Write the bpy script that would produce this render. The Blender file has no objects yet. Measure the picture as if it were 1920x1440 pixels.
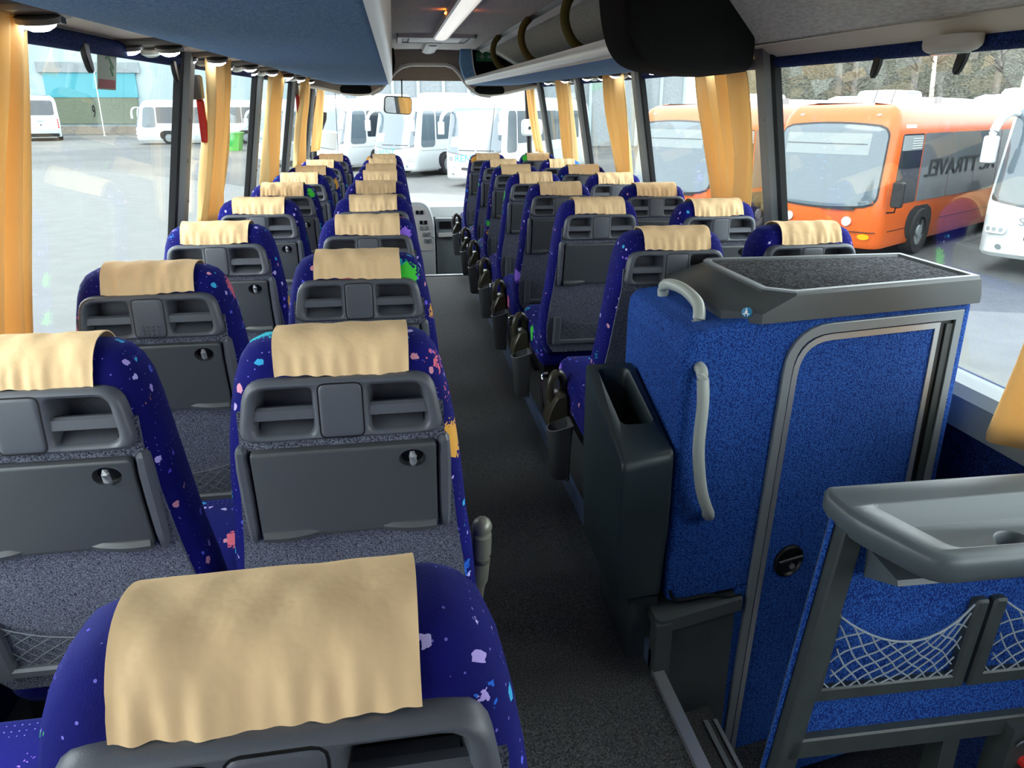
import bpy, bmesh, math, random
from mathutils import Vector, Matrix
from mathutils.geometry import tessellate_polygon
from math import sin, cos, pi, radians, sqrt

SC = bpy.context.scene
COL = SC.collection
random.seed(7)

# ------------------------------------------------------------------ camera, sky, exposure
cam_data = bpy.data.cameras.new('camera')
cam_data.sensor_width = 36.0
cam_data.lens = 36.0 * 1450.0 / 1920.0
cam_data.clip_start = 0.02
cam_data.clip_end = 600
cam = bpy.data.objects.new('camera', cam_data)
COL.objects.link(cam)
cam.location = (0, 0, 1.5)
cam.rotation_euler = (radians(90 - 19.5536), 0, radians(-8.2096))
SC.camera = cam

world = bpy.data.worlds.new('overcast_sky')
SC.world = world
world.use_nodes = True
bgn = world.node_tree.nodes['Background']
bgn.inputs['Color'].default_value = (0.90, 0.96, 1.0, 1)
bgn.inputs['Strength'].default_value = 3.4

sun_d = bpy.data.lights.new('hazy_sun', 'SUN')
sun_d.energy = 1.2
sun_d.angle = radians(40)
sun_d.color = (1.0, 0.97, 0.92)
sun = bpy.data.objects.new('hazy_sun', sun_d)
COL.objects.link(sun)
sun.rotation_euler = (radians(48), 0, radians(-60))

vs = SC.view_settings
vs.view_transform = 'Standard'
vs.look = 'None'
vs.gamma = 1.0
vs.use_curve_mapping = False
vs.exposure = 1.05
SC.cycles.use_denoising = True
SC.cycles.max_bounces = 10
SC.cycles.diffuse_bounces = 6
SC.cycles.transparent_max_bounces = 24
SC.cycles.sample_clamp_indirect = 6.0

# ------------------------------------------------------------------ materials
def lin(c):
    out = []
    for v in c[:3]:
        v = v / 255.0
        out.append(v / 12.92 if v <= 0.04045 else ((v + 0.055) / 1.055) ** 2.4)
    return (out[0], out[1], out[2], 1.0)

def new_mat(name):
    m = bpy.data.materials.new(name)
    m.use_nodes = True
    nt = m.node_tree
    return m, nt, nt.nodes['Principled BSDF']

def N(nt, typ, **kw):
    n = nt.nodes.new(typ)
    for k, v in kw.items():
        setattr(n, k, v)
    return n

def plain(name, rgb, rough=0.5, metal=0.0, spec=0.5, bump=0.0, bscale=400, var=0.0, vscale=6.0):
    m, nt, p = new_mat(name)
    p.inputs['Base Color'].default_value = lin(rgb)
    p.inputs['Roughness'].default_value = rough
    p.inputs['Metallic'].default_value = metal
    p.inputs['Specular IOR Level'].default_value = spec
    tc = N(nt, 'ShaderNodeTexCoord')
    if bump > 0:
        nz = N(nt, 'ShaderNodeTexNoise')
        nz.inputs['Scale'].default_value = bscale
        nt.links.new(tc.outputs['Object'], nz.inputs['Vector'])
        b = N(nt, 'ShaderNodeBump')
        b.inputs['Strength'].default_value = bump
        b.inputs['Distance'].default_value = 0.002
        nt.links.new(nz.outputs['Fac'], b.inputs['Height'])
        nt.links.new(b.outputs['Normal'], p.inputs['Normal'])
    if var > 0:
        n2 = N(nt, 'ShaderNodeTexNoise')
        n2.inputs['Scale'].default_value = vscale
        n2.inputs['Detail'].default_value = 6
        nt.links.new(tc.outputs['Object'], n2.inputs['Vector'])
        r = N(nt, 'ShaderNodeValToRGB')
        c = lin(rgb)
        r.color_ramp.elements[0].position = 0.3
        r.color_ramp.elements[1].position = 0.7
        r.color_ramp.elements[0].color = (c[0] * (1 - var), c[1] * (1 - var), c[2] * (1 - var), 1)
        r.color_ramp.elements[1].color = (min(1, c[0] * (1 + var)), min(1, c[1] * (1 + var)), min(1, c[2] * (1 + var)), 1)
        nt.links.new(n2.outputs['Fac'], r.inputs['Fac'])
        nt.links.new(r.outputs['Color'], p.inputs['Base Color'])
    return m

def speckle(name, dark, light, scale=500, rough=0.95, bump=0.4, lo=0.35, hi=0.7, stretch=None, bd=0.003):
    """two-tone yarn speckle for carpets and felt"""
    m, nt, p = new_mat(name)
    p.inputs['Roughness'].default_value = rough
    p.inputs['Specular IOR Level'].default_value = 0.15
    tc = N(nt, 'ShaderNodeTexCoord')
    mp = N(nt, 'ShaderNodeMapping')
    if stretch:
        mp.inputs['Scale'].default_value = stretch
    nt.links.new(tc.outputs['Object'], mp.inputs['Vector'])
    nz = N(nt, 'ShaderNodeTexNoise')
    nz.inputs['Scale'].default_value = scale
    nz.inputs['Detail'].default_value = 3
    nt.links.new(mp.outputs['Vector'], nz.inputs['Vector'])
    r = N(nt, 'ShaderNodeValToRGB')
    r.color_ramp.elements[0].position = lo
    r.color_ramp.elements[1].position = hi
    r.color_ramp.elements[0].color = lin(dark)
    r.color_ramp.elements[1].color = lin(light)
    nt.links.new(nz.outputs['Fac'], r.inputs['Fac'])
    nt.links.new(r.outputs['Color'], p.inputs['Base Color'])
    b = N(nt, 'ShaderNodeBump')
    b.inputs['Strength'].default_value = bump
    b.inputs['Distance'].default_value = bd
    nt.links.new(nz.outputs['Fac'], b.inputs['Height'])
    nt.links.new(b.outputs['Normal'], p.inputs['Normal'])
    return m

def weave(name, dark, light, scale=260, bump=0.5):
    """woven upholstery: small regular dashes of two blues"""
    m, nt, p = new_mat(name)
    p.inputs['Roughness'].default_value = 0.85
    p.inputs['Specular IOR Level'].default_value = 0.2
    tc = N(nt, 'ShaderNodeTexCoord')
    mp = N(nt, 'ShaderNodeMapping')
    mp.inputs['Scale'].default_value = (1, 1, 0.62)
    nt.links.new(tc.outputs['Object'], mp.inputs['Vector'])
    vo = N(nt, 'ShaderNodeTexVoronoi')
    vo.inputs['Scale'].default_value = scale
    vo.inputs['Randomness'].default_value = 0.85
    nt.links.new(mp.outputs['Vector'], vo.inputs['Vector'])
    r = N(nt, 'ShaderNodeValToRGB')
    r.color_ramp.elements[0].position = 0.25
    r.color_ramp.elements[1].position = 0.62
    r.color_ramp.elements[0].color = lin(light)
    r.color_ramp.elements[1].color = lin(dark)
    nt.links.new(vo.outputs['Distance'], r.inputs['Fac'])
    nt.links.new(r.outputs['Color'], p.inputs['Base Color'])
    b = N(nt, 'ShaderNodeBump')
    b.inputs['Strength'].default_value = bump
    b.inputs['Distance'].default_value = 0.002
    b.invert = True
    nt.links.new(vo.outputs['Distance'], b.inputs['Height'])
    nt.links.new(b.outputs['Normal'], p.inputs['Normal'])
    return m

def math_node(nt, op, a, b=None):
    n = N(nt, 'ShaderNodeMath', operation=op)
    for i, v in enumerate((a, b)):
        if v is None:
            continue
        if isinstance(v, (int, float)):
            n.inputs[i].default_value = v
        else:
            nt.links.new(v, n.inputs[i])
    return n.outputs[0]

def mix_col(nt, fac, a, b):
    n = N(nt, 'ShaderNodeMix', data_type='RGBA')
    nt.links.new(fac, n.inputs[0])
    for i, v in ((6, a), (7, b)):
        if isinstance(v, tuple):
            n.inputs[i].default_value = v
        else:
            nt.links.new(v, n.inputs[i])
    return n.outputs[2]

def splat_fabric(name):
    """deep blue plush printed with small dots and coloured splashes"""
    m, nt, p = new_mat(name)
    p.inputs['Roughness'].default_value = 0.8
    p.inputs['Specular IOR Level'].default_value = 0.15
    p.inputs['Sheen Weight'].default_value = 0.12
    p.inputs['Sheen Tint'].default_value = (0.25, 0.35, 1, 1)
    tc = N(nt, 'ShaderNodeTexCoord')
    oi = N(nt, 'ShaderNodeObjectInfo')
    sh = N(nt, 'ShaderNodeVectorMath', operation='ADD')
    cmb = N(nt, 'ShaderNodeCombineXYZ')
    off = math_node(nt, 'MULTIPLY', oi.outputs['Random'], 5.0)
    nt.links.new(off, cmb.inputs[0])
    nt.links.new(off, cmb.inputs[2])
    nt.links.new(tc.outputs['Object'], sh.inputs[0])
    nt.links.new(cmb.outputs[0], sh.inputs[1])
    vec = sh.outputs[0]
    nz = N(nt, 'ShaderNodeTexNoise')
    nz.inputs['Scale'].default_value = 130
    nz.inputs['Detail'].default_value = 2
    nt.links.new(vec, nz.inputs['Vector'])
    nzc = math_node(nt, 'SUBTRACT', nz.outputs['Fac'], 0.5)

    def layer(scale, size, keep, amp, cols, gate=None):
        vo = N(nt, 'ShaderNodeTexVoronoi')
        vo.inputs['Scale'].default_value = scale
        nt.links.new(vec, vo.inputs['Vector'])
        sep = N(nt, 'ShaderNodeSeparateColor')
        nt.links.new(vo.outputs['Color'], sep.inputs[0])
        d = math_node(nt, 'ADD', vo.outputs['Distance'], math_node(nt, 'MULTIPLY', nzc, amp))
        lim = math_node(nt, 'MULTIPLY', sep.outputs[1], size)
        on = math_node(nt, 'LESS_THAN', d, lim)
        on = math_node(nt, 'MULTIPLY', on, math_node(nt, 'LESS_THAN', sep.outputs[2], keep))
        r = N(nt, 'ShaderNodeValToRGB')
        r.color_ramp.interpolation = 'CONSTANT'
        els = r.color_ramp.elements
        while len(els) < len(cols):
            els.new(0.5)
        for i, c in enumerate(cols):
            els[i].position = i / len(cols)
            els[i].color = lin(c)
        nt.links.new(sep.outputs[0], r.inputs['Fac'])
        return on, r.outputs['Color']
    big, bc = layer(11, 0.44, 0.62, 0.6, [(150, 110, 230), (30, 190, 205), (70, 200, 60), (225, 165, 70), (225, 110, 130), (40, 110, 220)])
    sm, scol = layer(42, 0.36, 0.42, 0.5, [(190, 170, 240), (60, 170, 220), (200, 190, 250), (90, 100, 220), (220, 150, 170), (110, 90, 220)])
    vd = N(nt, 'ShaderNodeTexVoronoi')
    vd.inputs['Scale'].default_value = 85
    vd.inputs['Randomness'].default_value = 0.12
    nt.links.new(vec, vd.inputs['Vector'])
    dots = math_node(nt, 'LESS_THAN', vd.outputs['Distance'], 0.12)
    n2 = N(nt, 'ShaderNodeTexNoise')
    n2.inputs['Scale'].default_value = 9
    nt.links.new(vec, n2.inputs['Vector'])
    base = mix_col(nt, n2.outputs['Fac'], lin((8, 7, 72)), lin((12, 14, 116)))
    c = mix_col(nt, dots, base, lin((120, 112, 205)))
    c = mix_col(nt, sm, c, scol)
    c = mix_col(nt, big, c, bc)
    nt.links.new(c, p.inputs['Base Color'])
    rib = N(nt, 'ShaderNodeTexNoise')
    rib.inputs['Scale'].default_value = 700
    nt.links.new(tc.outputs['Object'], rib.inputs['Vector'])
    b = N(nt, 'ShaderNodeBump')
    b.inputs['Strength'].default_value = 0.35
    b.inputs['Distance'].default_value = 0.002
    nt.links.new(rib.outputs['Fac'], b.inputs['Height'])
    nt.links.new(b.outputs['Normal'], p.inputs['Normal'])
    return m

def cloth(name, rgb, trans=0.0, bump=0.15):
    m, nt, p = new_mat(name)
    p.inputs['Base Color'].default_value = lin(rgb)
    p.inputs['Roughness'].default_value = 0.8
    p.inputs['Specular IOR Level'].default_value = 0.2
    tc = N(nt, 'ShaderNodeTexCoord')
    nz = N(nt, 'ShaderNodeTexNoise')
    nz.inputs['Scale'].default_value = 22
    nz.inputs['Detail'].default_value = 3
    nt.links.new(tc.outputs['Object'], nz.inputs['Vector'])
    b = N(nt, 'ShaderNodeBump')
    b.inputs['Strength'].default_value = bump
    b.inputs['Distance'].default_value = 0.02
    nt.links.new(nz.outputs['Fac'], b.inputs['Height'])
    nt.links.new(b.outputs['Normal'], p.inputs['Normal'])
    if trans > 0:
        tr = N(nt, 'ShaderNodeBsdfTranslucent')
        tr.inputs['Color'].default_value = lin(rgb)
        mx = N(nt, 'ShaderNodeMixShader')
        mx.inputs[0].default_value = trans
        nt.links.new(p.outputs[0], mx.inputs[1])
        nt.links.new(tr.outputs[0], mx.inputs[2])
        nt.links.new(mx.outputs[0], nt.nodes['Material Output'].inputs['Surface'])
    return m

def glass(name, tint=(1, 1, 1), refl=0.07):
    """thin pane: lets light straight through and mirrors a little"""
    m, nt, p = new_mat(name)
    nt.nodes.remove(p)
    t = N(nt, 'ShaderNodeBsdfTransparent')
    t.inputs[0].default_value = (*tint, 1)
    g = N(nt, 'ShaderNodeBsdfGlossy')
    g.inputs['Roughness'].default_value = 0.0
    lw = N(nt, 'ShaderNodeLayerWeight')
    lw.inputs['Blend'].default_value = 0.25
    f = math_node(nt, 'ADD', math_node(nt, 'MULTIPLY', lw.outputs['Fresnel'], 0.2), refl)
    mx = N(nt, 'ShaderNodeMixShader')
    nt.links.new(f, mx.inputs[0])
    nt.links.new(t.outputs[0], mx.inputs[1])
    nt.links.new(g.outputs[0], mx.inputs[2])
    nt.links.new(mx.outputs[0], nt.nodes['Material Output'].inputs['Surface'])
    return m

def emit(name, rgb, strength):
    m, nt, p = new_mat(name)
    p.inputs['Base Color'].default_value = lin(rgb)
    p.inputs['Emission Color'].default_value = lin(rgb)
    p.inputs['Emission Strength'].default_value = strength
    p.inputs['Roughness'].default_value = 0.3
    return m

M = {}
M['plush'] = splat_fabric('blue_splash_plush')
M['cover'] = cloth('cream_cover_cloth', (238, 202, 154), bump=0.25)
M['curtain'] = cloth('yellow_curtain_cloth', (246, 216, 154), trans=0.36, bump=0.12)
M['felt'] = speckle('grey_seat_felt', (40, 42, 54), (128, 132, 148), scale=420, bump=0.3)
M['plastic'] = plain('grey_plastic', (84, 87, 94), rough=0.42, bump=0.12, bscale=900)
M['plastic_table'] = plain('table_plastic', (72, 75, 77), rough=0.4, bump=0.15, bscale=900)
M['knob'] = plain('knob_plastic', (120, 122, 126), rough=0.35)
M['black'] = plain('black_plastic', (14, 14, 15), rough=0.4)
M['rubber'] = plain('black_rubber', (16, 17, 18), rough=0.7)
M['net'] = plain('net_cord', (92, 98, 104), rough=0.8)
M['netgrey'] = plain('net_cord_pale', (140, 150, 158), rough=0.8)
M['olive'] = plain('olive_armrest_plastic', (62, 58, 46), rough=0.28, bump=0.08)
M['chrome'] = plain('chrome', (200, 202, 204), rough=0.18, metal=1.0)
M['cup'] = plain('litter_cup_plastic', (84, 86, 88), rough=0.45)
M['silver'] = plain('silver_grip', (130, 130, 118), rough=0.35, metal=0.3)
M['aisle'] = speckle('ribbed_aisle_carpet', (30, 32, 34), (104, 107, 109), rough=0.62, scale=230, lo=0.38, hi=0.75, stretch=(1, 0.9, 1), bump=0.8, bd=0.006)
M['aisle'].node_tree.nodes['Principled BSDF'].inputs['Specular IOR Level'].default_value = 0.4
M['podium'] = plain('podium_vinyl', (62, 64, 66), rough=0.6, var=0.15)
M['alu'] = plain('brushed_aluminium', (178, 182, 186), rough=0.35, metal=0.75)
M['alu_dull'] = plain('dull_aluminium', (130, 136, 140), rough=0.45, metal=0.35)
M['alu_blue_light'] = plain('aluminium_painted_blue_light', (130, 156, 196), rough=0.3, metal=0.6)  # blue tint painted in for the blue light along the podium edge
M['weave'] = weave('blue_weave', (18, 46, 116), (50, 104, 186), scale=320)
M['weave_wall'] = weave('blue_wall_carpet', (14, 28, 66), (34, 60, 120), scale=200)
M['rackblue'] = speckle('rack_blue_felt', (78, 120, 164), (142, 180, 214), scale=190, lo=0.3, hi=0.75, bump=0.2)
M['ceil'] = speckle('ceiling_felt', (192, 188, 180), (230, 226, 216), scale=120, lo=0.3, hi=0.75, stretch=(1, 0.25, 1), bump=0.15)
M['cove'] = speckle('cove_felt', (110, 110, 104), (150, 150, 142), scale=150, lo=0.3, hi=0.75, stretch=(1, 0.3, 1), bump=0.15)
M['brown'] = speckle('brown_header_felt', (124, 113, 102), (158, 146, 132), scale=200, bump=0.1)
M['beige'] = plain('beige_panel', (228, 219, 200), rough=0.6, bump=0.05)
M['beige_lt'] = plain('pale_beige_trim', (196, 188, 174), rough=0.5)
M['lip'] = plain('rack_lip_white', (206, 206, 200), rough=0.3)
M['bezel'] = plain('lamp_bezel', (112, 106, 96), rough=0.35)
M['lamp'] = emit('reading_lamp_lens', (236, 246, 255), 9.0)
M['lampoff'] = plain('lens_off', (176, 184, 172), rough=0.15)
M['strip'] = plain('ceiling_strip_cover', (214, 214, 208), rough=0.35)
M['striplight'] = emit('lit_strip_diffuser', (255, 250, 240), 0.3)
M['amber'] = emit('amber_night_lamp', (255, 130, 40), 14.0)
M['blackfelt'] = speckle('black_felt', (10, 10, 10), (26, 25, 24), scale=300, bump=0.3)
M['olivefelt'] = speckle('olive_divider_felt', (92, 80, 42), (120, 106, 62), scale=300, bump=0.2)
M['pillar'] = plain('pillar_plastic', (132, 134, 130), rough=0.6, bump=0.3, bscale=500)
M['glass'] = glass('window_glass', (0.93, 0.96, 0.95), 0.024)
M['bin'] = plain('bin_dark_teal', (36, 48, 52), rough=0.42, bump=0.1, bscale=600, var=0.12)
M['cabtop'] = plain('cabinet_top_plastic', (72, 76, 78), rough=0.42, bump=0.15, bscale=700)
M['mat'] = speckle('cabinet_top_mat', (18, 18, 20), (96, 98, 104), scale=150, lo=0.4, hi=0.72, bump=0.9, bd=0.006)
M['grip'] = plain('pale_grab_handle', (172, 178, 170), rough=0.3)
M['lowbox'] = plain('low_box_plastic', (62, 68, 70), rough=0.55, bump=0.15, var=0.15)
M['steel'] = plain('painted_frame', (54, 60, 60), rough=0.45, bump=0.1, var=0.15, vscale=20)
M['tray'] = plain('tray_plastic', (76, 84, 88), rough=0.36, bump=0.12, bscale=800)
M['red'] = plain('red_plastic', (190, 36, 30), rough=0.4)
M['dash'] = plain('dash_pale_grey', (196, 202, 202), rough=0.5)
M['dashdk'] = plain('dash_mid_grey', (122, 130, 132), rough=0.5)
M['mirror'] = plain('mirror_silver', (235, 238, 240), rough=0.02, metal=1.0)
M['signblue'] = plain('sign_blue', (30, 120, 160), rough=0.4)
M['white'] = plain('white_paint', (236, 238, 238), rough=0.4)
M['signgreen'] = plain('sign_green', (34, 110, 62), rough=0.5)
M['stickerbg'] = plain('sticker_pale_green', (150, 164, 146), rough=0.5)
M['stickerred'] = plain('sticker_red', (150, 70, 74), rough=0.5)
M['orange'] = plain('orange_paint', (190, 84, 26), rough=0.3)
M['buswhite'] = plain('bus_white_paint', (186, 192, 194), rough=0.3)
M['busglass'] = plain('bus_dark_glass', (40, 46, 52), rough=0.05, spec=0.8)
M['busglass_lt'] = plain('bus_pale_glass', (78, 90, 98), rough=0.06, spec=0.8)
M['busglass_reflect'] = plain('bus_glass_reflection', (94, 102, 106), rough=0.06, spec=0.7)  # paler grey paints in the reflected coach across the side windows
M['tyre'] = plain('tyre_rubber', (24, 24, 25), rough=0.8)
M['lens'] = plain('headlamp_lens', (200, 206, 208), rough=0.15)
M['amberlens'] = plain('amber_lens', (240, 150, 20), rough=0.2)
M['teal'] = plain('rent_teal', (20, 150, 150), rough=0.5)
M['grey_text'] = plain('grey_lettering', (110, 116, 120), rough=0.5)
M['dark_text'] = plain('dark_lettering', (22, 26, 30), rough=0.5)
M['tealwall'] = plain('teal_wall_panel', (46, 128, 140), rough=0.6)
M['palewall'] = plain('pale_hall_wall', (138, 154, 158), rough=0.7)
M['greywall'] = plain('grey_hall_wall', (112, 120, 124), rough=0.7, var=0.15)
M['olivewall'] = plain('olive_wall_panel', (84, 92, 76), rough=0.8, var=0.2)
M['green'] = plain('green_container', (40, 140, 50), rough=0.6)
M['bark'] = plain('tree_bark', (110, 104, 96), rough=0.9, var=0.3)
M['birch'] = plain('birch_bark', (176, 172, 160), rough=0.9, var=0.2)
M['twig'] = plain('bare_twigs', (86, 80, 72), rough=0.95)
M['pine'] = plain('dark_foliage', (62, 74, 56), rough=0.95)
M['bank'] = speckle('brushy_bank', (44, 46, 38), (96, 94, 84), scale=5.0, bump=0.0, stretch=(1, 1, 0.12))

def ground_mat():
    m, nt, p = new_mat('yard_asphalt')
    p.inputs['Roughness'].default_value = 0.75
    tc = N(nt, 'ShaderNodeTexCoord')
    n1 = N(nt, 'ShaderNodeTexNoise')
    n1.inputs['Scale'].default_value = 0.09
    n1.inputs['Detail'].default_value = 4
    n2 = N(nt, 'ShaderNodeTexNoise')
    n2.inputs['Scale'].default_value = 6
    n2.inputs['Detail'].default_value = 8
    nt.links.new(tc.outputs['Object'], n1.inputs['Vector'])
    nt.links.new(tc.outputs['Object'], n2.inputs['Vector'])
    r = N(nt, 'ShaderNodeValToRGB')
    r.color_ramp.elements[0].position = 0.42
    r.color_ramp.elements[1].position = 0.56
    r.color_ramp.elements[0].color = lin((60, 62, 64))
    r.color_ramp.elements[1].color = lin((84, 84, 82))
    nt.links.new(n1.outputs['Fac'], r.inputs['Fac'])
    mx = N(nt, 'ShaderNodeMix', data_type='RGBA', blend_type='MULTIPLY')
    mx.inputs[0].default_value = 0.35
    nt.links.new(r.outputs['Color'], mx.inputs[6])
    r2 = N(nt, 'ShaderNodeValToRGB')
    r2.color_ramp.elements[0].position = 0.3
    r2.color_ramp.elements[1].position = 0.75
    nt.links.new(n2.outputs['Fac'], r2.inputs['Fac'])
    nt.links.new(r2.outputs['Color'], mx.inputs[7])
    nt.links.new(mx.outputs[2], p.inputs['Base Color'])
    return m
M['ground'] = ground_mat()
M['concrete'] = plain('pale_concrete', (88, 89, 88), rough=0.8, var=0.1, vscale=2)

# ------------------------------------------------------------------ mesh helpers
class MB:
    def __init__(self):
        self.v = []
        self.f = []

    def add(self, verts, faces):
        b = len(self.v)
        self.v += [tuple(p) for p in verts]
        self.f += [tuple(i + b for i in q) for q in faces]
        return self

    def box(self, x0, x1, y0, y1, z0, z1):
        vs_ = [(x, y, z) for z in (z0, z1) for y in (y0, y1) for x in (x0, x1)]
        return self.add(vs_, [(0, 2, 3, 1), (4, 5, 7, 6), (0, 1, 5, 4), (2, 6, 7, 3), (0, 4, 6, 2), (1, 3, 7, 5)])

    def rings(self, rings, cap0=True, cap1=True, closed=True):
        n = len(rings[0])
        vs_ = [p for r in rings for p in r]
        fs = []
        m = n if closed else n - 1
        for k in range(len(rings) - 1):
            for i in range(m):
                j = (i + 1) % n
                fs.append((k * n + i, k * n + j, (k + 1) * n + j, (k + 1) * n + i))
        if cap0:
            fs.append(tuple(reversed(range(n))))
        if cap1:
            fs.append(tuple(range((len(rings) - 1) * n, len(rings) * n)))
        return self.add(vs_, fs)

    def tube(self, path, r, n=8, cap=True, flat=1.0, up=(0, 0, 1)):
        P = [Vector(p) for p in path]
        rr = r if isinstance(r, (list, tuple)) else [r] * len(P)
        rings = []
        for i, p in enumerate(P):
            t = (P[min(i + 1, len(P) - 1)] - P[max(i - 1, 0)]).normalized()
            u = Vector(up)
            if abs(t.dot(u)) > 0.95:
                u = Vector((1, 0, 0))
            a = t.cross(u).normalized()
            b = a.cross(t).normalized()
            rings.append([p + a * (cos(2 * pi * k / n) * rr[i]) + b * (sin(2 * pi * k / n) * rr[i] * flat) for k in range(n)])
        return self.rings(rings, cap, cap)

    def slab(self, poly, prof, mp):
        """poly: outline in a plane; prof: list of (inset, t); mp(u, v, t) -> xyz"""
        return self.rings([[mp(u, v, t) for (u, v) in inset(poly, d)] for d, t in prof])

    def plate(self, outer, holes, prof, hprof, mp, floors=True, tf=0.0, back=True):
        """front face with holes; prof: outer side rings from the front back; hprof: hole rings from the front inwards"""
        rings = [inset(outer, d) for d, t in prof]
        f0 = [rings[0]] + [inset(h, hprof[0][0]) for h in holes]
        flat = [p for r in f0 for p in r]
        tris = tessellate_polygon([[Vector((u, v, 0)) for u, v in r] for r in f0])
        self.add([mp(u, v, prof[0][1]) for u, v in flat], [tuple(t) for t in tris])
        self.rings([[mp(u, v, t) for u, v in r] for r, (d, t) in zip(rings, prof)], False, back)
        for h in holes:
            self.rings([[mp(u, v, t) for u, v in inset(h, d)] for d, t in hprof], False, floors)
        return self

    def lathe(self, prof, n=20, mp=None, axis='z'):
        rings = []
        for r, h in prof:
            ring = []
            for k in range(n):
                a = 2 * pi * k / n
                if axis == 'z':
                    p = (r * cos(a), r * sin(a), h)
                elif axis == 'x':
                    p = (h, r * cos(a), r * sin(a))
                else:
                    p = (r * cos(a), h, r * sin(a))
                ring.append(mp(*p) if mp else p)
            rings.append(ring)
        return self.rings(rings)

    def grid(self, fn, nu, nv):
        vs_ = [fn(i / nu, j / nv) for j in range(nv + 1) for i in range(nu + 1)]
        fs = [(j * (nu + 1) + i, j * (nu + 1) + i + 1, (j + 1) * (nu + 1) + i + 1, (j + 1) * (nu + 1) + i)
              for j in range(nv) for i in range(nu)]
        return self.add(vs_, fs)

    def mesh(self, name, mat, smooth=True, angle=38, weld=True):
        me = bpy.data.meshes.new(name)
        me.from_pydata(self.v, [], self.f)
        bm = bmesh.new()
        bm.from_mesh(me)
        if weld:
            bmesh.ops.remove_doubles(bm, verts=bm.verts, dist=1e-5)
        bmesh.ops.recalc_face_normals(bm, faces=bm.faces)
        bm.to_mesh(me)
        bm.free()
        if smooth:
            me.polygons.foreach_set('use_smooth', [True] * len(me.polygons))
            me.set_sharp_from_angle(angle=radians(angle))
        me.materials.append(M[mat] if isinstance(mat, str) else mat)
        return me

def inset(poly, d):
    if d == 0:
        return list(poly)
    n = len(poly)
    area = sum(poly[i][0] * poly[(i + 1) % n][1] - poly[(i + 1) % n][0] * poly[i][1] for i in range(n))
    s = 1 if area > 0 else -1
    out = []
    for i in range(n):
        x0, y0 = poly[i - 1]
        x1, y1 = poly[i]
        x2, y2 = poly[(i + 1) % n]
        a = Vector((x1 - x0, y1 - y0))
        b = Vector((x2 - x1, y2 - y1))
        if a.length < 1e-9 or b.length < 1e-9:
            a = b = (a + b)
        a.normalize()
        b.normalize()
        na = Vector((-a.y, a.x)) * s
        nb = Vector((-b.y, b.x)) * s
        m = (na + nb)
        if m.length < 1e-6:
            m = na
        m.normalize()
        k = 1.0 / max(0.5, m.dot(na))
        out.append((x1 + m.x * d * k, y1 + m.y * d * k))
    return out

def round_poly(pts, r, n=4):
    out = []
    m = len(pts)
    for i in range(m):
        p = Vector(pts[i])
        a = Vector(pts[i - 1]) - p
        b = Vector(pts[(i + 1) % m]) - p
        ri = r[i] if isinstance(r, (list, tuple)) else r
        if ri <= 0:
            out.append(tuple(p))
            continue
        q = min(ri, a.length * 0.48, b.length * 0.48)
        A = p + a.normalized() * q
        B = p + b.normalized() * q
        for k in range(n + 1):
            t = k / n
            w = (1 - t) ** 2 * A + 2 * t * (1 - t) * p + t * t * B
            out.append((w.x, w.y))
    return out

def rrect(u0, u1, v0, v1, r, n=4):
    return round_poly([(u0, v0), (u1, v0), (u1, v1), (u0, v1)], r, n)

def ellipse(cu, cv, a, b, n=20):
    return [(cu + a * cos(2 * pi * k / n), cv + b * sin(2 * pi * k / n)) for k in range(n)]

def spline(pts, n=6):
    P = [Vector(p) for p in pts]
    out = []
    for i in range(len(P) - 1):
        p0 = P[max(i - 1, 0)]
        p1, p2 = P[i], P[i + 1]
        p3 = P[min(i + 2, len(P) - 1)]
        for k in range(n):
            t = k / n
            out.append(0.5 * ((2 * p1) + (p2 - p0) * t + (2 * p0 - 5 * p1 + 4 * p2 - p3) * t * t + (3 * p1 - p0 - 3 * p2 + p3) * t ** 3))
    out.append(P[-1])
    return out

def interp(tab, x):
    if x <= tab[0][0]:
        return tab[0][1]
    for (a, b), (c, d) in zip(tab, tab[1:]):
        if x <= c:
            return b + (d - b) * (x - a) / (c - a)
    return tab[-1][1]

def link(name, me, parent=None, loc=None, rot=None):
    o = bpy.data.objects.new(name, me)
    COL.objects.link(o)
    if parent:
        o.parent = parent
    if loc:
        o.location = loc
    if rot:
        o.rotation_euler = rot
    return o

def obj(name, mb, mat, parent=None, loc=None, rot=None, smooth=True, angle=38):
    return link(name, mb.mesh(name, mat, smooth, angle), parent, loc, rot)

def tag(o, label=None, cat=None, group=None, kind=None):
    if label:
        o['label'] = label
    if cat:
        o['category'] = cat
    if group:
        o['group'] = group
    if kind:
        o['kind'] = kind
    return o

def thing(name, label, cat, loc=(0, 0, 0), rz=0.0, group=None):
    o = bpy.data.objects.new(name, None)
    o.empty_display_size = 0.1
    COL.objects.link(o)
    o.location = loc
    o.rotation_euler = (0, 0, rz)
    return tag(o, label, cat, group)

def struct(name, mb, mat, label=None, parent=None, smooth=True, angle=38):
    o = obj(name, mb, mat, parent, smooth=smooth, angle=angle)
    if parent is None:
        tag(o, label, None, None, 'structure')
    return o

def copy_tree(o, parent=None):
    c = o.copy()
    COL.objects.link(c)
    if parent:
        c.parent = parent
    for ch in list(o.children):
        copy_tree(ch, c)
    return c

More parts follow.
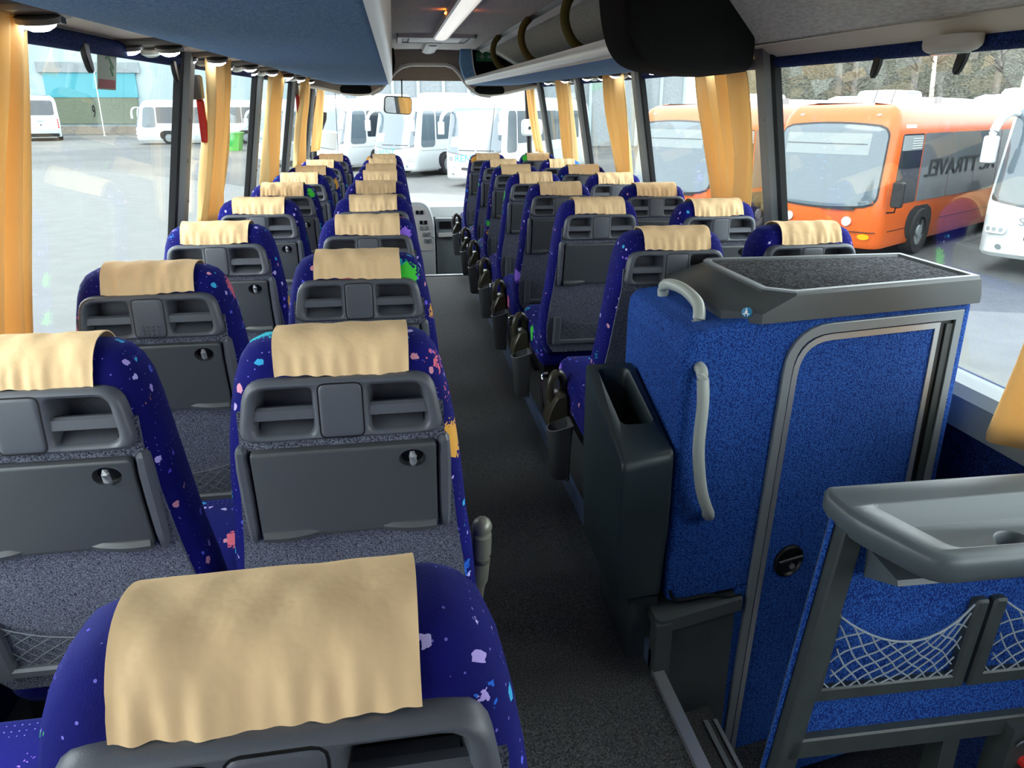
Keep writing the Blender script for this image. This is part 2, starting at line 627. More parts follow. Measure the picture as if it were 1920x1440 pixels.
def text_mesh(s, size, mat, depth=0.004, align='CENTER'):
    cu = bpy.data.curves.new('lettering', 'FONT')
    cu.body = s
    cu.size = size
    cu.extrude = depth
    cu.align_x = align
    cu.align_y = 'CENTER'
    t = bpy.data.objects.new('lettering_tmp', cu)
    COL.objects.link(t)
    dg = bpy.context.evaluated_depsgraph_get()
    me = bpy.data.meshes.new_from_object(t.evaluated_get(dg))
    me.name = 'lettering'
    bpy.data.objects.remove(t)
    bpy.data.curves.remove(cu)
    me.materials.clear()
    me.materials.append(M[mat])
    return me

# ------------------------------------------------------------------ dimensions of the coach
CX = 0.3625                                   # centre line of the coach
def fz(y):                                    # the floor falls slightly to the front
    return -0.0075 * y
def zo(y):                                    # racks and roof rise slightly to the front
    return 0.0115 * (y - 2.2)
def hw(z):                                    # half width at a height (the sides lean in)
    return interp([(0.3, 1.405), (0.9, 1.375), (1.72, 1.23), (2.0, 1.17)], z)
def wallx(side, z, d=0.0):                    # d: distance inwards
    return CX + side * (hw(z) - d)
POD = 0.06
LEDGE = 0.70                                  # window sill height

# ------------------------------------------------------------------ floor and steps
mb = MB()
ys = [-1.3 + i * 0.5 for i in range(18)] + [7.62]
mb.rings([[(0.02, y, fz(y)), (0.66, y, fz(y)), (0.66, y, fz(y) - 0.05), (0.02, y, fz(y) - 0.05)] for y in ys])
struct('floor', mb, 'aisle', 'dark ribbed carpet floor of the aisle', smooth=False)
for nm, x0, x1, y0, y1 in (('left', -1.06, 0.05, -1.3, 7.6), ('right', 0.668, 1.77, 2.0, 7.6), ('rear', 0.668, 1.77, -1.3, 1.16)):
    mb = MB()
    mb.rings([[(x0, y, fz(y) + POD), (x1, y, fz(y) + POD), (x1, y, fz(y) - 0.25), (x0, y, fz(y) - 0.25)] for y in (y0, y1)])
    struct('floor_podium_' + nm, mb, 'podium', 'grey seat podium beside the aisle', smooth=False)
for nm, x0, y0, y1, z1 in (('trim_1', 0.650, 1.74, 7.6, POD + 0.004), ('trim_2', 0.052, -1.3, 7.6, POD + 0.004)):
    mb = MB()
    mb.rings([[(x0, y, fz(y) - 0.01), (x0 + 0.018, y, fz(y) - 0.01), (x0 + 0.018, y, fz(y) + z1), (x0, y, fz(y) + z1)] for y in (y0, y1)])
    struct(nm, mb, 'alu_blue_light', 'metal edge strip along the aisle podium', smooth=False)
mb = MB().box(0.02, 0.7, 7.6, 7.66, fz(7.6) - 0.4, fz(7.6) + 0.008)
struct('trim_3', mb, 'alu', 'bright metal nosing at the front end of the aisle', smooth=False)
mb = MB().box(-1.06, 1.77, 7.6, 10.2, -0.46, -0.42)
struct('floor_cockpit', mb, 'podium', 'lower floor beside the dashboard', smooth=False)
# stairwell to the middle door
mb = MB().box(0.648, 0.682, -1.3, 1.72, -0.02, 0.004)
struct('trim_4', mb, 'alu', 'bright metal nosing at the top of the stairwell', smooth=False)
for i, (x0, x1, z) in enumerate(((0.668, 0.86, -0.2), (0.86, 1.1, -0.42), (1.1, 1.77, -0.64))):
    mb = MB().box(x0, x1, 1.16, 1.98, z - 0.3, z)
    st = struct('floor_step_%d' % (i + 1), mb, 'aisle', 'dark carpeted step of the stairwell', smooth=False)
    for k, (a, b, mt) in enumerate(((0.045, 0.03, 'alu_dull'), (0.014, 0.002, 'alu'))):
        n = MB().box(x1 - a, x1 - b, 1.165, 1.715, z, z + 0.006)
        obj('step_nosing', n, mt, st, smooth=False)
mb = MB().box(0.66, 0.672, 1.16, 1.72, -0.4, -0.02)
struct('wall_riser', mb, 'lowbox', 'dark riser under the aisle edge', smooth=False)

# ------------------------------------------------------------------ side walls, windows, pillars
PIL = {-1: [-0.4, 1.55, 3.58, 5.42, 7.2, 8.95], 1: [-0.4, 1.42, 3.30, 5.15, 6.85, 8.7]}
win_no = 0
trim_no = 4
for side, nm in ((-1, 'left'), (1, 'right')):
    word = nm
    mb = MB()
    mb.rings([[(wallx(side, 0.3), y, -0.7), (wallx(side, 0.3), y, 0.3), (wallx(side, LEDGE), y, LEDGE),
               (wallx(side, LEDGE, -0.06), y, LEDGE), (wallx(side, 0.3, -0.06), y, -0.7)] for y in (-1.3, 10.2)])
    struct('wall_' + nm, mb, 'weave_wall', 'dark blue carpeted side wall below the windows', smooth=False)
    mb = MB()
    mb.rings([[(wallx(side, LEDGE, 0.07), y, LEDGE - 0.13), (wallx(side, LEDGE, 0.075), y, LEDGE - 0.03), (wallx(side, LEDGE, 0.05), y, LEDGE),
               (wallx(side, LEDGE, -0.02), y, LEDGE + 0.012), (wallx(side, LEDGE, -0.02), y, LEDGE - 0.13)] for y in (-1.3, 9.9)])
    trim_no += 1
    struct('trim_%d' % trim_no, mb, 'dashdk' if side > 0 else 'pillar', 'grey window sill rail along the %s side' % word, smooth=False)
    # panes and rubber frames
    P = PIL[side]
    for i in range(len(P) - 1):
        y0, y1 = P[i] + 0.02, P[i + 1] + 0.02
        win_no += 1
        zt = 1.73 + zo((y0 + y1) / 2)
        mb = MB()
        for a in (0.0,):
            mb.add([(wallx(side, LEDGE), y0, LEDGE), (wallx(side, LEDGE), y1, LEDGE), (wallx(side, zt), y1, zt), (wallx(side, zt), y0, zt),
                    (wallx(side, LEDGE, -0.006), y0, LEDGE), (wallx(side, LEDGE, -0.006), y1, LEDGE), (wallx(side, zt, -0.006), y1, zt), (wallx(side, zt, -0.006), y0, zt)],
                   [(0, 1, 2, 3), (7, 6, 5, 4), (0, 4, 5, 1), (2, 6, 7, 3)])
        struct('window_%d' % win_no, mb, 'glass', '%s side window pane, number %d from the rear' % (word, i + 1), smooth=False)
    for i, yp in enumerate(P):
        trim_no += 1
        k = -1 if side < 0 else -1
        zt = 1.74 + zo(yp)
        mb = MB()
        zz = [LEDGE - 0.02 + (zt - LEDGE + 0.02) * q / 8 for q in range(9)]
        mb.rings([[(wallx(side, z, d), yp + u, z) for u, d in ((0.0, -0.004), (0.0, 0.035), (0.02, 0.055), (0.1, 0.055), (0.12, 0.035), (0.12, -0.004))] for z in zz])
        pil = struct('trim_%d' % trim_no, mb, 'pillar', 'grey plastic window pillar on the %s, number %d from the rear' % (word, i + 1))
        r = MB()
        r.rings([[(wallx(side, z, d), yp + u, z) for u, d in ((-0.035, 0.004), (-0.03, 0.03), (0.0, 0.034), (0.0, 0.004))] for z in zz])
        obj('rubber_seal', r, 'rubber', pil)
        r = MB()
        r.rings([[(wallx(side, z, d), yp + u, z) for u, d in ((0.12, 0.004), (0.12, 0.03), (0.145, 0.024), (0.15, 0.004))] for z in zz])
        obj('rubber_seal', r, 'rubber', pil)
        for z in (0.95, 1.12, 1.29, 1.46):
            s = MB().lathe([(0.0, 0.004), (0.008, 0.004), (0.010, 0.0)], 10, axis='x')
            obj('bolt', s, 'pillar', pil, (wallx(side, z, 0.056), yp + 0.045 + 0.03 * ((z * 10) % 2 > 1), z))
    # fabric roll above the windows
    mb = MB()
    mb.tube([(wallx(side, 1.70, 0.004), y, 1.675 + zo(y)) for y in (-1.3, 2, 5, 9.4)], 0.026, 10)
    trim_no += 1
    struct('trim_%d' % trim_no, mb, 'weave_wall', 'dark blue fabric roll above the %s windows' % word)

# rear end behind the camera: window wall
mb = MB()
mb.plate([(-1.06, -0.1), (1.78, -0.1), (1.62, 2.1), (-0.9, 2.1)], [rrect(-0.7, 1.42, 0.95, 1.75, 0.1)], [(0, 0), (0, 0.05)], [(0, 0), (0, 0.05)],
         lambda u, v, t: (u, -1.3 - t, v), floors=False)
struct('wall_rear', mb, 'weave_wall', 'rear wall behind the last row')

# ------------------------------------------------------------------ ceiling and coves
mb = MB()
prof = [(-0.97, 1.665), (-0.95, 1.73), (-0.86, 1.80), (-0.55, 1.96), (-0.3, 2.0), (0.3, 2.01), (0.9, 2.0), (1.08, 1.955), (1.50, 1.735)]
mb.rings([[(x, y, z + zo(y)) for x, z in prof] for y in (-1.3, 2, 5, 9.6)], False, False, closed=False)
struct('ceiling', mb, 'ceil', 'grey felt ceiling of the coach')
mb = MB()
mb.rings([[(1.49, y, 1.735 + zo(y)), (1.525, y, 1.735 + zo(y)), (1.545, y, 1.715 + zo(y)), (1.60, y, 1.668 + zo(y)), (1.70, y, 1.668 + zo(y)), (1.70, y, 1.80 + zo(y))] for y in (-1.3, 4, 9.4)])
struct('trim_40', mb, 'beige', 'beige trim band above the right windows')
mb = MB()
mb.rings([[(0.86, y, 1.985 + zo(y)), (0.90, y, 1.955 + zo(y)), (0.915, y, 1.965 + zo(y)), (0.90, y, 2.01 + zo(y))] for y in (2.3, 8.3)])
rail = struct('trim_41', mb, 'strip', 'white rail along the ceiling over the right luggage rack', smooth=False)
mb = MB()
mb.rings([[(0.835, y, 1.995 + zo(y)), (0.86, y, 1.975 + zo(y)), (0.865, y, 2.01 + zo(y))] for y in (2.3, 8.3)])
obj('rail_groove', mb, 'black', rail, smooth=False)

# ceiling light channel
t = thing('ceiling_light', 'long white light strip along the ceiling', 'light', (0.385, 1.0, 1.995 + zo(1.0)))
def strip(y0, y1):
    m = MB()
    def sec(y):
        h = zo(y) - zo(1.0)
        return [(u, y - 1.0, w + h) for u, w in ((-0.062, 0.012), (-0.06, -0.03), (-0.022, -0.042), (0.022, -0.042), (0.06, -0.03), (0.062, 0.012))]
    return m.rings([sec(y0), sec((y0 + y1) / 2), sec(y1)])
obj('light_cover', strip(-1.2, 6.55), 'strip', t, smooth=False)
m = MB()
m.rings([[(u, y - 1.0, w + zo(y) - zo(1)) for u, w in ((-0.058, -0.030), (-0.022, -0.0435), (0.022, -0.0435), (0.058, -0.030))] for y in (-1.2, 6.55)])
obj('diffuser', m, 'striplight', t, smooth=False)
for yy in (0.6, 2.4, 4.9):
    for s in (-1, 1):
        m = MB().box(s * 0.064 - 0.004, s * 0.064 + 0.004, yy - 1.03, yy - 0.97, zo(yy) - zo(1) - 0.008, zo(yy) - zo(1) - 0.002)
        obj('night_lamp', m, 'amber', t)
t = thing('ceiling_light', 'short white light strip between the roof hatch and the front header', 'light', (0.37, 7.85, 2.0 + zo(7.85)))
m = MB().rings([[(u, y, w) for u, w in ((-0.062, 0.01), (-0.06, -0.03), (-0.022, -0.042), (0.022, -0.042), (0.06, -0.03), (0.062, 0.01))] for y in (-0.4, 0.6)])
obj('light_cover', m, 'strip', t, smooth=False)
m = MB().rings([[(u, y, w) for u, w in ((-0.066, 0.01), (-0.064, -0.034), (0.064, -0.034), (0.066, 0.01))] for y in (-0.62, -0.4)])
obj('end_cap', m, 'bezel', t, smooth=False)
# roof hatch
t = thing('roof_hatch', 'rectangular white roof hatch set in the ceiling', 'hatch', (0.365, 6.98, 1.998 + zo(6.98)))
t.rotation_euler = (math.atan(0.0115), 0, 0)
m = MB().plate(rrect(-0.31, 0.31, -0.34, 0.34, 0.03), [rrect(-0.27, 0.27, -0.30, 0.30, 0.03)], [(0.004, -0.022), (0, -0.018), (0, 0.02)], [(0, -0.022), (0, 0.008)], lambda u, v, tt: (u, v, tt))
obj('hatch_frame', m, 'lip', t)
m = MB().slab(rrect(-0.215, 0.215, -0.24, 0.24, 0.02), [(0.0, 0.01), (0, -0.016), (0.006, -0.02)], lambda u, v, tt: (u, v, tt))
obj('hatch_panel', m, 'strip', t)
for s in (-1, 1):
    m = MB().box(s * 0.243 - 0.02, s * 0.243 + 0.02, -0.27, 0.27, -0.012, 0.004)
    obj('hatch_gasket', m, 'black', t, smooth=False)

# ------------------------------------------------------------------ luggage racks
YR0, YR1 = -1.25, 8.45
def rack_sec(pts, side, y):
    out = []
    for x, z in pts:
        xx = x if side < 0 else 2 * CX - x
        yy = max(y, 2.58 + 1.025 * (xx - 0.735)) if side > 0 else y      # the right rack ends along its slanted cap
        out.append((xx, yy, z + zo(yy)))
    return out
def rack(side, y0, y1, label):
    t = thing('luggage_rack', label, 'luggage rack')
    ysec = [y0, 2.6 if side < 0 else 4.0, 5.5, y1]
    belly = [(-0.665, 1.715), (-0.64, 1.69), (-0.58, 1.668), (-0.45, 1.66), (-0.2, 1.658), (-0.06, 1.662), (-0.036, 1.668), (-0.036, 1.70), (-0.66, 1.725)]
    m = MB().rings([rack_sec(belly, side, y) for y in ysec])
    obj('belly_panel', m, 'rackblue', t, angle=50)
    lip = [(-0.038, 1.664), (-0.022, 1.667), (-0.006, 1.69), (0.004, 1.73), (0.006, 1.765), (-0.012, 1.778), (-0.035, 1.775), (-0.05, 1.73)]
    if side > 0:
        lip = [(-0.052, 1.664), (-0.03, 1.664), (-0.014, 1.676), (-0.006, 1.70), (-0.012, 1.722), (-0.035, 1.728), (-0.06, 1.722), (-0.055, 1.69)]
    m = MB().rings([rack_sec(lip, side, y) for y in ysec])
    obj('front_lip', m, 'lip', t, angle=60)
    serv = [(-0.955, 1.70), (-0.80, 1.706), (-0.66, 1.716), (-0.66, 1.726), (-0.955, 1.715)]
    m = MB().rings([rack_sec(serv, side, y) for y in ysec])
    obj('service_panel', m, 'beige', t)
    if side > 0:
        back = [(-0.66, 1.727), (-0.9, 1.735), (-0.90, 1.745), (-0.66, 1.737)]
        m = MB().rings([rack_sec(back, side, y) for y in ysec])
        obj('shelf_floor', m, 'cove', t)
    else:
        top = [(-0.04, 1.77), (-0.12, 1.80), (-0.3, 1.85), (-0.3, 1.86), (-0.04, 1.785)]
        m = MB().rings([rack_sec(top, side, y) for y in ysec])
        obj('shelf_floor', m, 'cove', t)
    return t
rack_l = rack(-1, YR0, YR1, 'long blue luggage rack over the left seats with white front lip')
rack_r = rack(1, 2.5, YR1, 'open blue luggage rack over the right seats with white lip')
# olive padded dividers of the right rack
for yy in (3.85, 5.15, 6.6):
    z = zo(yy)
    pts = [(0.85, yy, 1.99 + z), (0.815, yy, 1.95 + z), (0.80, yy, 1.89 + z), (0.812, yy, 1.83 + z), (0.845, yy, 1.775 + z), (0.90, yy, 1.735 + z)]
    m = MB().tube(spline(pts, 4), 0.022, 10, flat=1.0, up=(0, 1, 0))
    obj('padded_divider', m, 'olivefelt', rack_r)
    m = MB().box(1.30, 1.38, yy + 0.1, yy + 0.16, 1.745 + z, 1.79 + z)
    obj('rack_latch', m, 'black', rack_r, smooth=False)
# black padded end cap of the right rack, facing the stairwell
poly = [(-0.085, 2.02), (-0.09, 1.84), (-0.06, 1.75), (-0.02, 1.69), (0.05, 1.648), (0.16, 1.628), (0.4, 1.62), (0.75, 1.625), (1.06, 1.65), (1.06, 1.80), (0.55, 2.04)]
poly = round_poly(poly, 0.06, 3)
dx, dy = 0.8 / 1.145, 0.82 / 1.145
def capmap(u, v, t):
    bulge = 0.10 * max(0.0, 1 - ((u - 0.25) / 0.45) ** 2)
    return (0.735 + dx * u, 2.52 + dy * u - t, v)
m = MB().slab(poly, [(0, -0.25), (0, -0.01), (0.012, 0.02), (0.035, 0.032)], capmap)
obj('end_cap', m, 'blackfelt', rack_r)

# passenger service units with reading lamps
def service_unit(side, yy, label):
    t = thing('reading_light_unit', label, 'reading light', (CX + side * (CX + 0.79 - 0.0), yy, 1.70 + zo(yy)), group='reading light units under the racks')
    s = -side
    m = MB().slab(round_poly([(-0.12, -0.10), (0.11, -0.12), (0.12, 0.10), (-0.11, 0.12)], 0.06, 5), [(0, 0.012), (0, -0.004), (0.012, -0.012)], lambda u, v, tt: (u, v, tt + s * u * 0.05))
    obj('bezel', m, 'bezel', t)
    for i, (a, b, mt) in enumerate(((-0.055, -0.055, 'lamp'), (0.055, 0.0, 'lamp'), (-0.02, 0.06, 'lampoff'))):
        m = MB().lathe([(0.0, -0.030), (0.018, -0.028), (0.032, -0.020), (0.036, -0.010)], 14)
        l = obj('lamp_lens', m, mt, t, (a * s, b, -0.012), (0.25, 0.0, 0))
        m = MB().lathe([(0.036, -0.014), (0.043, -0.012), (0.045, 0.0), (0.036, 0.004)], 14)
        obj('lamp_ring', m, 'bezel', l)
    m = MB().box(0.035, 0.085, 0.045, 0.075, -0.02, 0.0)
    obj('air_nozzle', m, 'black', t, smooth=False)
    return t
ords = ['first', 'second', 'third', 'fourth', 'fifth', 'sixth', 'seventh', 'eighth', 'ninth', 'tenth']
for i, yy in enumerate((1.92, 2.95, 3.72, 4.52, 5.32, 6.12, 6.92, 7.72)):
    service_unit(-1, yy, 'reading light unit over the left windows, %s from the rear' % ords[i])
for i, yy in enumerate((3.75, 4.55, 5.35, 6.15, 6.95, 7.75)):
    service_unit(1, yy, 'reading light unit over the right windows, %s from the rear' % ords[i])

# black curtain hooks and the oval lamp over the middle door window
def hook(x, y, z, s, label):
    t = thing('curtain_hook', label, 'hook', (x, y, z))
    prof_ = [(-0.024, 0.02), (0.018, 0.02), (0.022, -0.01), (0.030, -0.035), (0.030, -0.052), (0.018, -0.060), (0.002, -0.048), (-0.014, -0.02)]
    m = MB().slab(round_poly(prof_, 0.008, 3), [(0.003, -0.008), (0, -0.005), (0, 0.005), (0.003, 0.008)], lambda u, v, d: (d, u, v))
    obj('hook_arm', m, 'black', t)
    return t
hook(wallx(-1, 1.66, 0.03), 2.50, 1.655, -1, 'black curtain hook hanging beside the window sticker on the left')
hook(wallx(-1, 1.66, 0.03), 3.44, 1.66, -1, 'black curtain hook next to the left window pillar')
hook(1.585, 2.55, 1.655, 1, 'black curtain hook over the orange bus at the right')
hook(1.585, 2.14, 1.65, 1, 'black curtain hook under the oval ceiling lamp')
t = thing('door_lamp', 'beige oval lamp housing above the right rear window', 'lamp', (1.535, 2.13, 1.672 + zo(2.1)))
m = MB().slab(ellipse(0, 0, 0.055, 0.105, 24), [(0, 0.02), (0, 0.0), (0.003, -0.010), (0.012, -0.018), (0.028, -0.024)], lambda u, v, tt: (u, v, tt))
obj('housing', m, 'beige_lt', t)
m = MB().slab(ellipse(0, 0, 0.03, 0.075, 20), [(0, -0.012), (0, -0.025), (0.006, -0.027)], lambda u, v, tt: (u, v, tt))
obj('lens', m, 'lampoff', t)

# ------------------------------------------------------------------ coach seats
HS = 1.097                                    # headrest crest above the podium
REAR = [(-0.74, 0.008), (-0.62, -0.018), (-0.375, -0.070), (-0.185, -0.112), (-0.06, -0.112), (0.0, -0.100)]
FRONT = [(-0.74, 0.15), (-0.62, 0.125), (-0.4, 0.07), (-0.2, 0.035), (-0.06, 0.042), (0.0, 0.015)]
def rear(z):
    return interp(REAR, z)
def front(z):
    return interp(FRONT, z)
half = [(0.20, -0.72), (0.228, -0.66), (0.236, -0.58), (0.226, -0.46), (0.2145, -0.375), (0.203, -0.25), (0.193, -0.165), (0.184, -0.11),
        (0.174, -0.066), (0.163, -0.036), (0.147, -0.015), (0.124, -0.004), (0.08, 0.0)]
OUT = half + [(0.0, 0.002)] + [(-x, z) for x, z in reversed(half)]
RINGS = [(0.038, 0.0), (0.024, 0.03), (0.011, 0.10), (0.002, 0.24), (0.0, 0.42), (0.0, 0.6), (0.003, 0.76), (0.012, 0.9), (0.026, 0.97), (0.04, 1.0)]
PAN_TOP, PAN_BOT = -0.056, -0.163
PANEL = round_poly([(-0.169, PAN_BOT), (0.169, PAN_BOT), (0.151, PAN_TOP), (-0.151, PAN_TOP)], [0.03, 0.03, 0.035, 0.035], 5)
def bmap(x, z, t):
    a, b = rear(z), front(z)
    return (x, a + (b - a) * t, HS + z)
def rmap(x, z, d):                             # d: how far proud of the rear face
    return (x, rear(z) - d, HS + z)

def seat_meshes():
    S = {}
    # plush body; its rear face is open where the storage panel sits
    m = MB()
    rings = [[bmap(u, v, t) for u, v in inset(OUT, d)] for d, t in RINGS]
    m.rings(rings, False, True)
    hole = inset(PANEL, 0.006)
    r0 = inset(OUT, RINGS[0][0])
    tris = tessellate_polygon([[Vector((u, v, 0)) for u, v in r] for r in (r0, hole)])
    m.add([bmap(u, v, 0) for u, v in r0 + hole], [tuple(q) for q in tris])
    S['backrest'] = m.mesh('backrest', 'plush', angle=60)
    # grey felt on the rear
    ho = [(x, z) for x, z in half if z < -0.1]
    fel = [(x - 0.024, z if z > -0.7 else z + 0.02) for x, z in ho]
    fo = [(0.155, -0.095)]
    felt_out = fel + fo + [(-x, z) for x, z in reversed(fo)] + [(-x, z) for x, z in reversed(fel)]
    m = MB()
    hole2 = [(u, v) for u, v in inset(PANEL, 0.008)]
    # felt runs up only to the panel's middle, so cut its top edge along the panel
    lo = [p for p in hole2 if p[1] < -0.115]
    lo.sort(key=lambda p: p[0])
    up_l, up_r = lo[0], lo[-1]
    poly = [(x, z) for x, z in fel if z < -0.11] + [(0.168, -0.112)] + [(up_r[0], -0.112)] + list(reversed(lo)) + [(up_l[0], -0.112), (-0.168, -0.112)] + [(-x, z) for x, z in reversed(fel) if z < -0.11]
    tri = tessellate_polygon([[Vector((u, v, 0)) for u, v in poly]])
    # refine along the rear curve with horizontal cuts
    bm = bmesh.new()
    vv = [bm.verts.new((u, 0, v)) for u, v in poly]
    for q in tri:
        try:
            bm.faces.new([vv[i] for i in q])
        except ValueError:
            pass
    for zc in (-0.185, -0.28, -0.375, -0.5, -0.62):
        bmesh.ops.bisect_plane(bm, geom=bm.verts[:] + bm.edges[:] + bm.faces[:], plane_co=(0, 0, zc), plane_no=(0, 0, 1))
    ext = bmesh.ops.extrude_face_region(bm, geom=bm.faces[:])
    top = {e for e in ext['geom'] if isinstance(e, bmesh.types.BMVert)}
    for v in bm.verts:
        z = v.co.z
        v.co = Vector((v.co.x, rear(z) - (0.006 if v in top else -0.003), HS + z))
    bmesh.ops.recalc_face_normals(bm, faces=bm.faces)
    me = bpy.data.meshes.new('felt_back')
    bm.to_mesh(me)
    bm.free()
    me.materials.append(M['felt'])
    S['felt_back'] = me
    # storage panel with two deep pockets and a flap seat
    hl = round_poly([(-0.146, -0.153), (-0.042, -0.153), (-0.042, -0.068), (-0.136, -0.068)], [0.022, 0.016, 0.012, 0.022], 4)
    hr = [(-x, z) for x, z in reversed(hl)]
    hc = rrect(-0.034, 0.034, -0.156, -0.065, 0.010, 3)
    m = MB()
    m.plate(PANEL, [hl, hr], [(0.008, 0.024), (0.003, 0.021), (0.0, 0.013), (0.0, -0.004)],
            [(-0.004, 0.024), (0.0, 0.022), (0.003, 0.016), (0.009, -0.040), (0.0105, -0.046)], rmap, back=False)
    for s in (-1, 1):                           # sloping bottom inside each pocket
        xs = sorted((s * 0.048, s * 0.134))
        m.rings([[rmap(x, -0.149, 0.012), rmap(x, -0.127, -0.036), rmap(x, -0.149, -0.036)] for x in xs])
    S['storage_panel'] = m.mesh('storage_panel', 'plastic', angle=42)
    m = MB()
    for s in (-1,):
        m.rings([[(x, rear(z) - d, HS + z) for z, d in ((-0.105, 0.000), (-0.103, 0.012), (-0.107, 0.018), (-0.123, 0.0195), (-0.126, 0.014), (-0.126, 0.0))]
                 for x in (-0.144, -0.138, -0.09, -0.046, -0.041)])
    S['pocket_bar'] = m.mesh('pocket_bar', 'plastic')
    m = MB().slab(hc, [(0.0, 0.020), (0.0, 0.0245), (0.0015, 0.0258), (0.005, 0.0265)], rmap)
    S['flap'] = m.mesh('flap', 'plastic')
    m = MB()
    m.plate(inset(hc, -0.0025), [inset(hc, -0.0005)], [(0, 0.0245), (0, 0.022)], [(0, 0.0245), (0, 0.022)], rmap, floors=False, back=False)
    S['flap_gap'] = m.mesh('flap_gap', 'black')
    # fold table
    tb = round_poly([(-0.154, -0.360), (0.154, -0.360), (0.153, -0.178), (-0.153, -0.178)], 0.008, 3)
    lt = ellipse(0.112, -0.207, 0.023, 0.018, 20)
    m = MB().plate(tb, [lt], [(0.004, 0.0245), (0.001, 0.023), (0, 0.018), (0, 0.004)], [(0, 0.0245), (0.001, 0.022), (0.004, 0.010)], rmap, back=False)
    S['fold_table'] = m.mesh('fold_table', 'plastic_table')
    m = MB()
    P = spline([(-0.150, rear(-0.356) - 0.020, HS - 0.354), (-0.11, rear(-0.356) - 0.021, HS - 0.355), (-0.07, rear(-0.354) - 0.018, HS - 0.352), (-0.045, rear(-0.35) - 0.014, HS - 0.348)], 4)
    m.tube(P, [0.013] * 6 + [0.0125, 0.012, 0.0115, 0.010, 0.009, 0.007, 0.005][:len(P) - 6], 8)
    S['table_lip'] = m.mesh('table_lip', 'plastic_table')
    m = MB().slab(ellipse(0.112, -0.207, 0.0185, 0.0145, 18), [(0, 0.006), (0, 0.011)], rmap)
    S['latch_recess'] = m.mesh('latch_recess', 'black')
    m = MB()
    m.tube([rmap(0.1115, -0.193, 0.024), rmap(0.1125, -0.200, 0.0295), rmap(0.113, -0.212, 0.0295), rmap(0.1135, -0.2205, 0.023)], [0.004, 0.0068, 0.0066, 0.004], 8)
    S['latch_knob'] = m.mesh('latch_knob', 'knob')
    m = MB()
    zz = [-0.170, -0.178, -0.21, -0.27, -0.33, -0.362, -0.370]
    wd = [0.004, 0.010, 0.012, 0.012, 0.011, 0.009, 0.004]
    m.rings([[(-0.1675 + a * w, rear(z) + 0.002 - b * (0.014 + w), HS + z) for a, b in ((-1, 0), (-0.9, 0.7), (-0.4, 1), (0.4, 1), (0.9, 0.7), (1, 0))] for z, w in zip(zz, wd)])
    S['table_arm'] = m.mesh('table_arm', 'plastic')
    # net pocket
    m = MB()
    for s in (-1, 1):
        m.rings([[(s * x, rear(z) - d, HS + z) for x, d in ((0.148, 0.004), (0.148, 0.020), (0.155, 0.026), (0.176, 0.026), (0.182, 0.018), (0.182, 0.004))] for z in (-0.52, -0.56, -0.61, -0.655)])
    m.rings([[(x, rear(z) - d, HS + z) for z, d in ((-0.632, 0.004), (-0.632, 0.02), (-0.638, 0.025), (-0.652, 0.025), (-0.656, 0.018), (-0.656, 0.004))] for x in (-0.178, 0.178)])
    S['pocket_frame'] = m.mesh('pocket_frame', 'plastic')
    m = MB()
    def npt(u, v):                             # u across -1..1, v 0 bottom .. 1 top edge
        sag = 0.028 * (1 - u * u)
        z = -0.64 + v * (0.112 - sag)
        return (u * 0.152, rear(z) - 0.012 - 0.018 * v * (1 - u * u), HS + z)
    def line(f, n=8):
        m.tube([npt(*f(k / n)) for k in range(n + 1)], 0.0012, 4, cap=False)
    line(lambda t: (-1 + 2 * t, 1.0), 12)
    nx = 9
    for i in range(-3, nx):
        for sg in (1, -1):
            u0 = -1 + 2 * (i + 0.5) / nx
            pts = [(u0 + sg * 0.72 * k / 5 if sg > 0 else -(u0 + 0.72 * k / 5), k / 5) for k in range(6)]
            pts = [p for p in pts if -1.0 <= p[0] <= 1.0]
            if len(pts) > 1:
                m.tube([npt(*p) for p in pts], 0.0011, 4, cap=False)
    S['net'] = m.mesh('net', 'net', weld=False)
    # seat cushion and base
    m = MB().slab(round_poly([(-0.23, 0.05), (0.23, 0.05), (0.232, 0.58), (-0.232, 0.58)], 0.06, 5),
                  [(0.02, 0.30), (0.0, 0.33), (0.0, 0.415), (0.008, 0.44), (0.03, 0.457)], lambda u, v, t: (u, v, t + 0.03 * (v - 0.05) / 0.45))
    S['cushion'] = m.mesh('cushion', 'plush', angle=60)
    m = MB()
    m.box(-0.2, 0.2, 0.08, 0.44, 0.24, 0.30)
    m.rings([[(-0.05, y, z) for y, z in ((0.1, 0.24), (0.38, 0.24), (0.34, 0.02), (0.14, 0.02))], [(0.05, y, z) for y, z in ((0.1, 0.24), (0.38, 0.24), (0.34, 0.02), (0.14, 0.02))]])
    m.box(-0.1, 0.1, 0.08, 0.42, 0.0, 0.02)
    S['seat_base'] = m.mesh('seat_base', 'black', smooth=False)
    # lowered armrest on the aisle side: handle loop over a tapered bracket (for the right block, aisle at -x)
    m = MB()
    pts = []
    for k in range(25):
        a = 2 * pi * k / 24
        pts.append((-0.275 + 0.030 * sin(a), 0.36 + 0.055 * sin(a) * 0.3, 0.425 + 0.062 * cos(a)))
    m.tube(pts, 0.0165, 10, cap=False, up=(0, 1, 0))
    S['armrest_loop'] = m.mesh('armrest_loop', 'olive')
    m = MB()
    m.slab(round_poly([(-0.325, 0.29), (-0.245, 0.25), (-0.232, 0.265), (-0.238, 0.415), (-0.285, 0.41), (-0.318, 0.34)], 0.02, 4), [(0.008, 0.30), (0, 0.312), (0, 0.39), (0.008, 0.402)], lambda u, v, t: (u, t, v))
    S['armrest_bracket'] = m.mesh('armrest_bracket', 'olive')
    m = MB()
    m.tube(spline([(-0.315, 0.42, 0.30), (-0.322, 0.43, 0.38), (-0.318, 0.44, 0.45), (-0.295, 0.44, 0.46)], 4), 0.006, 8)
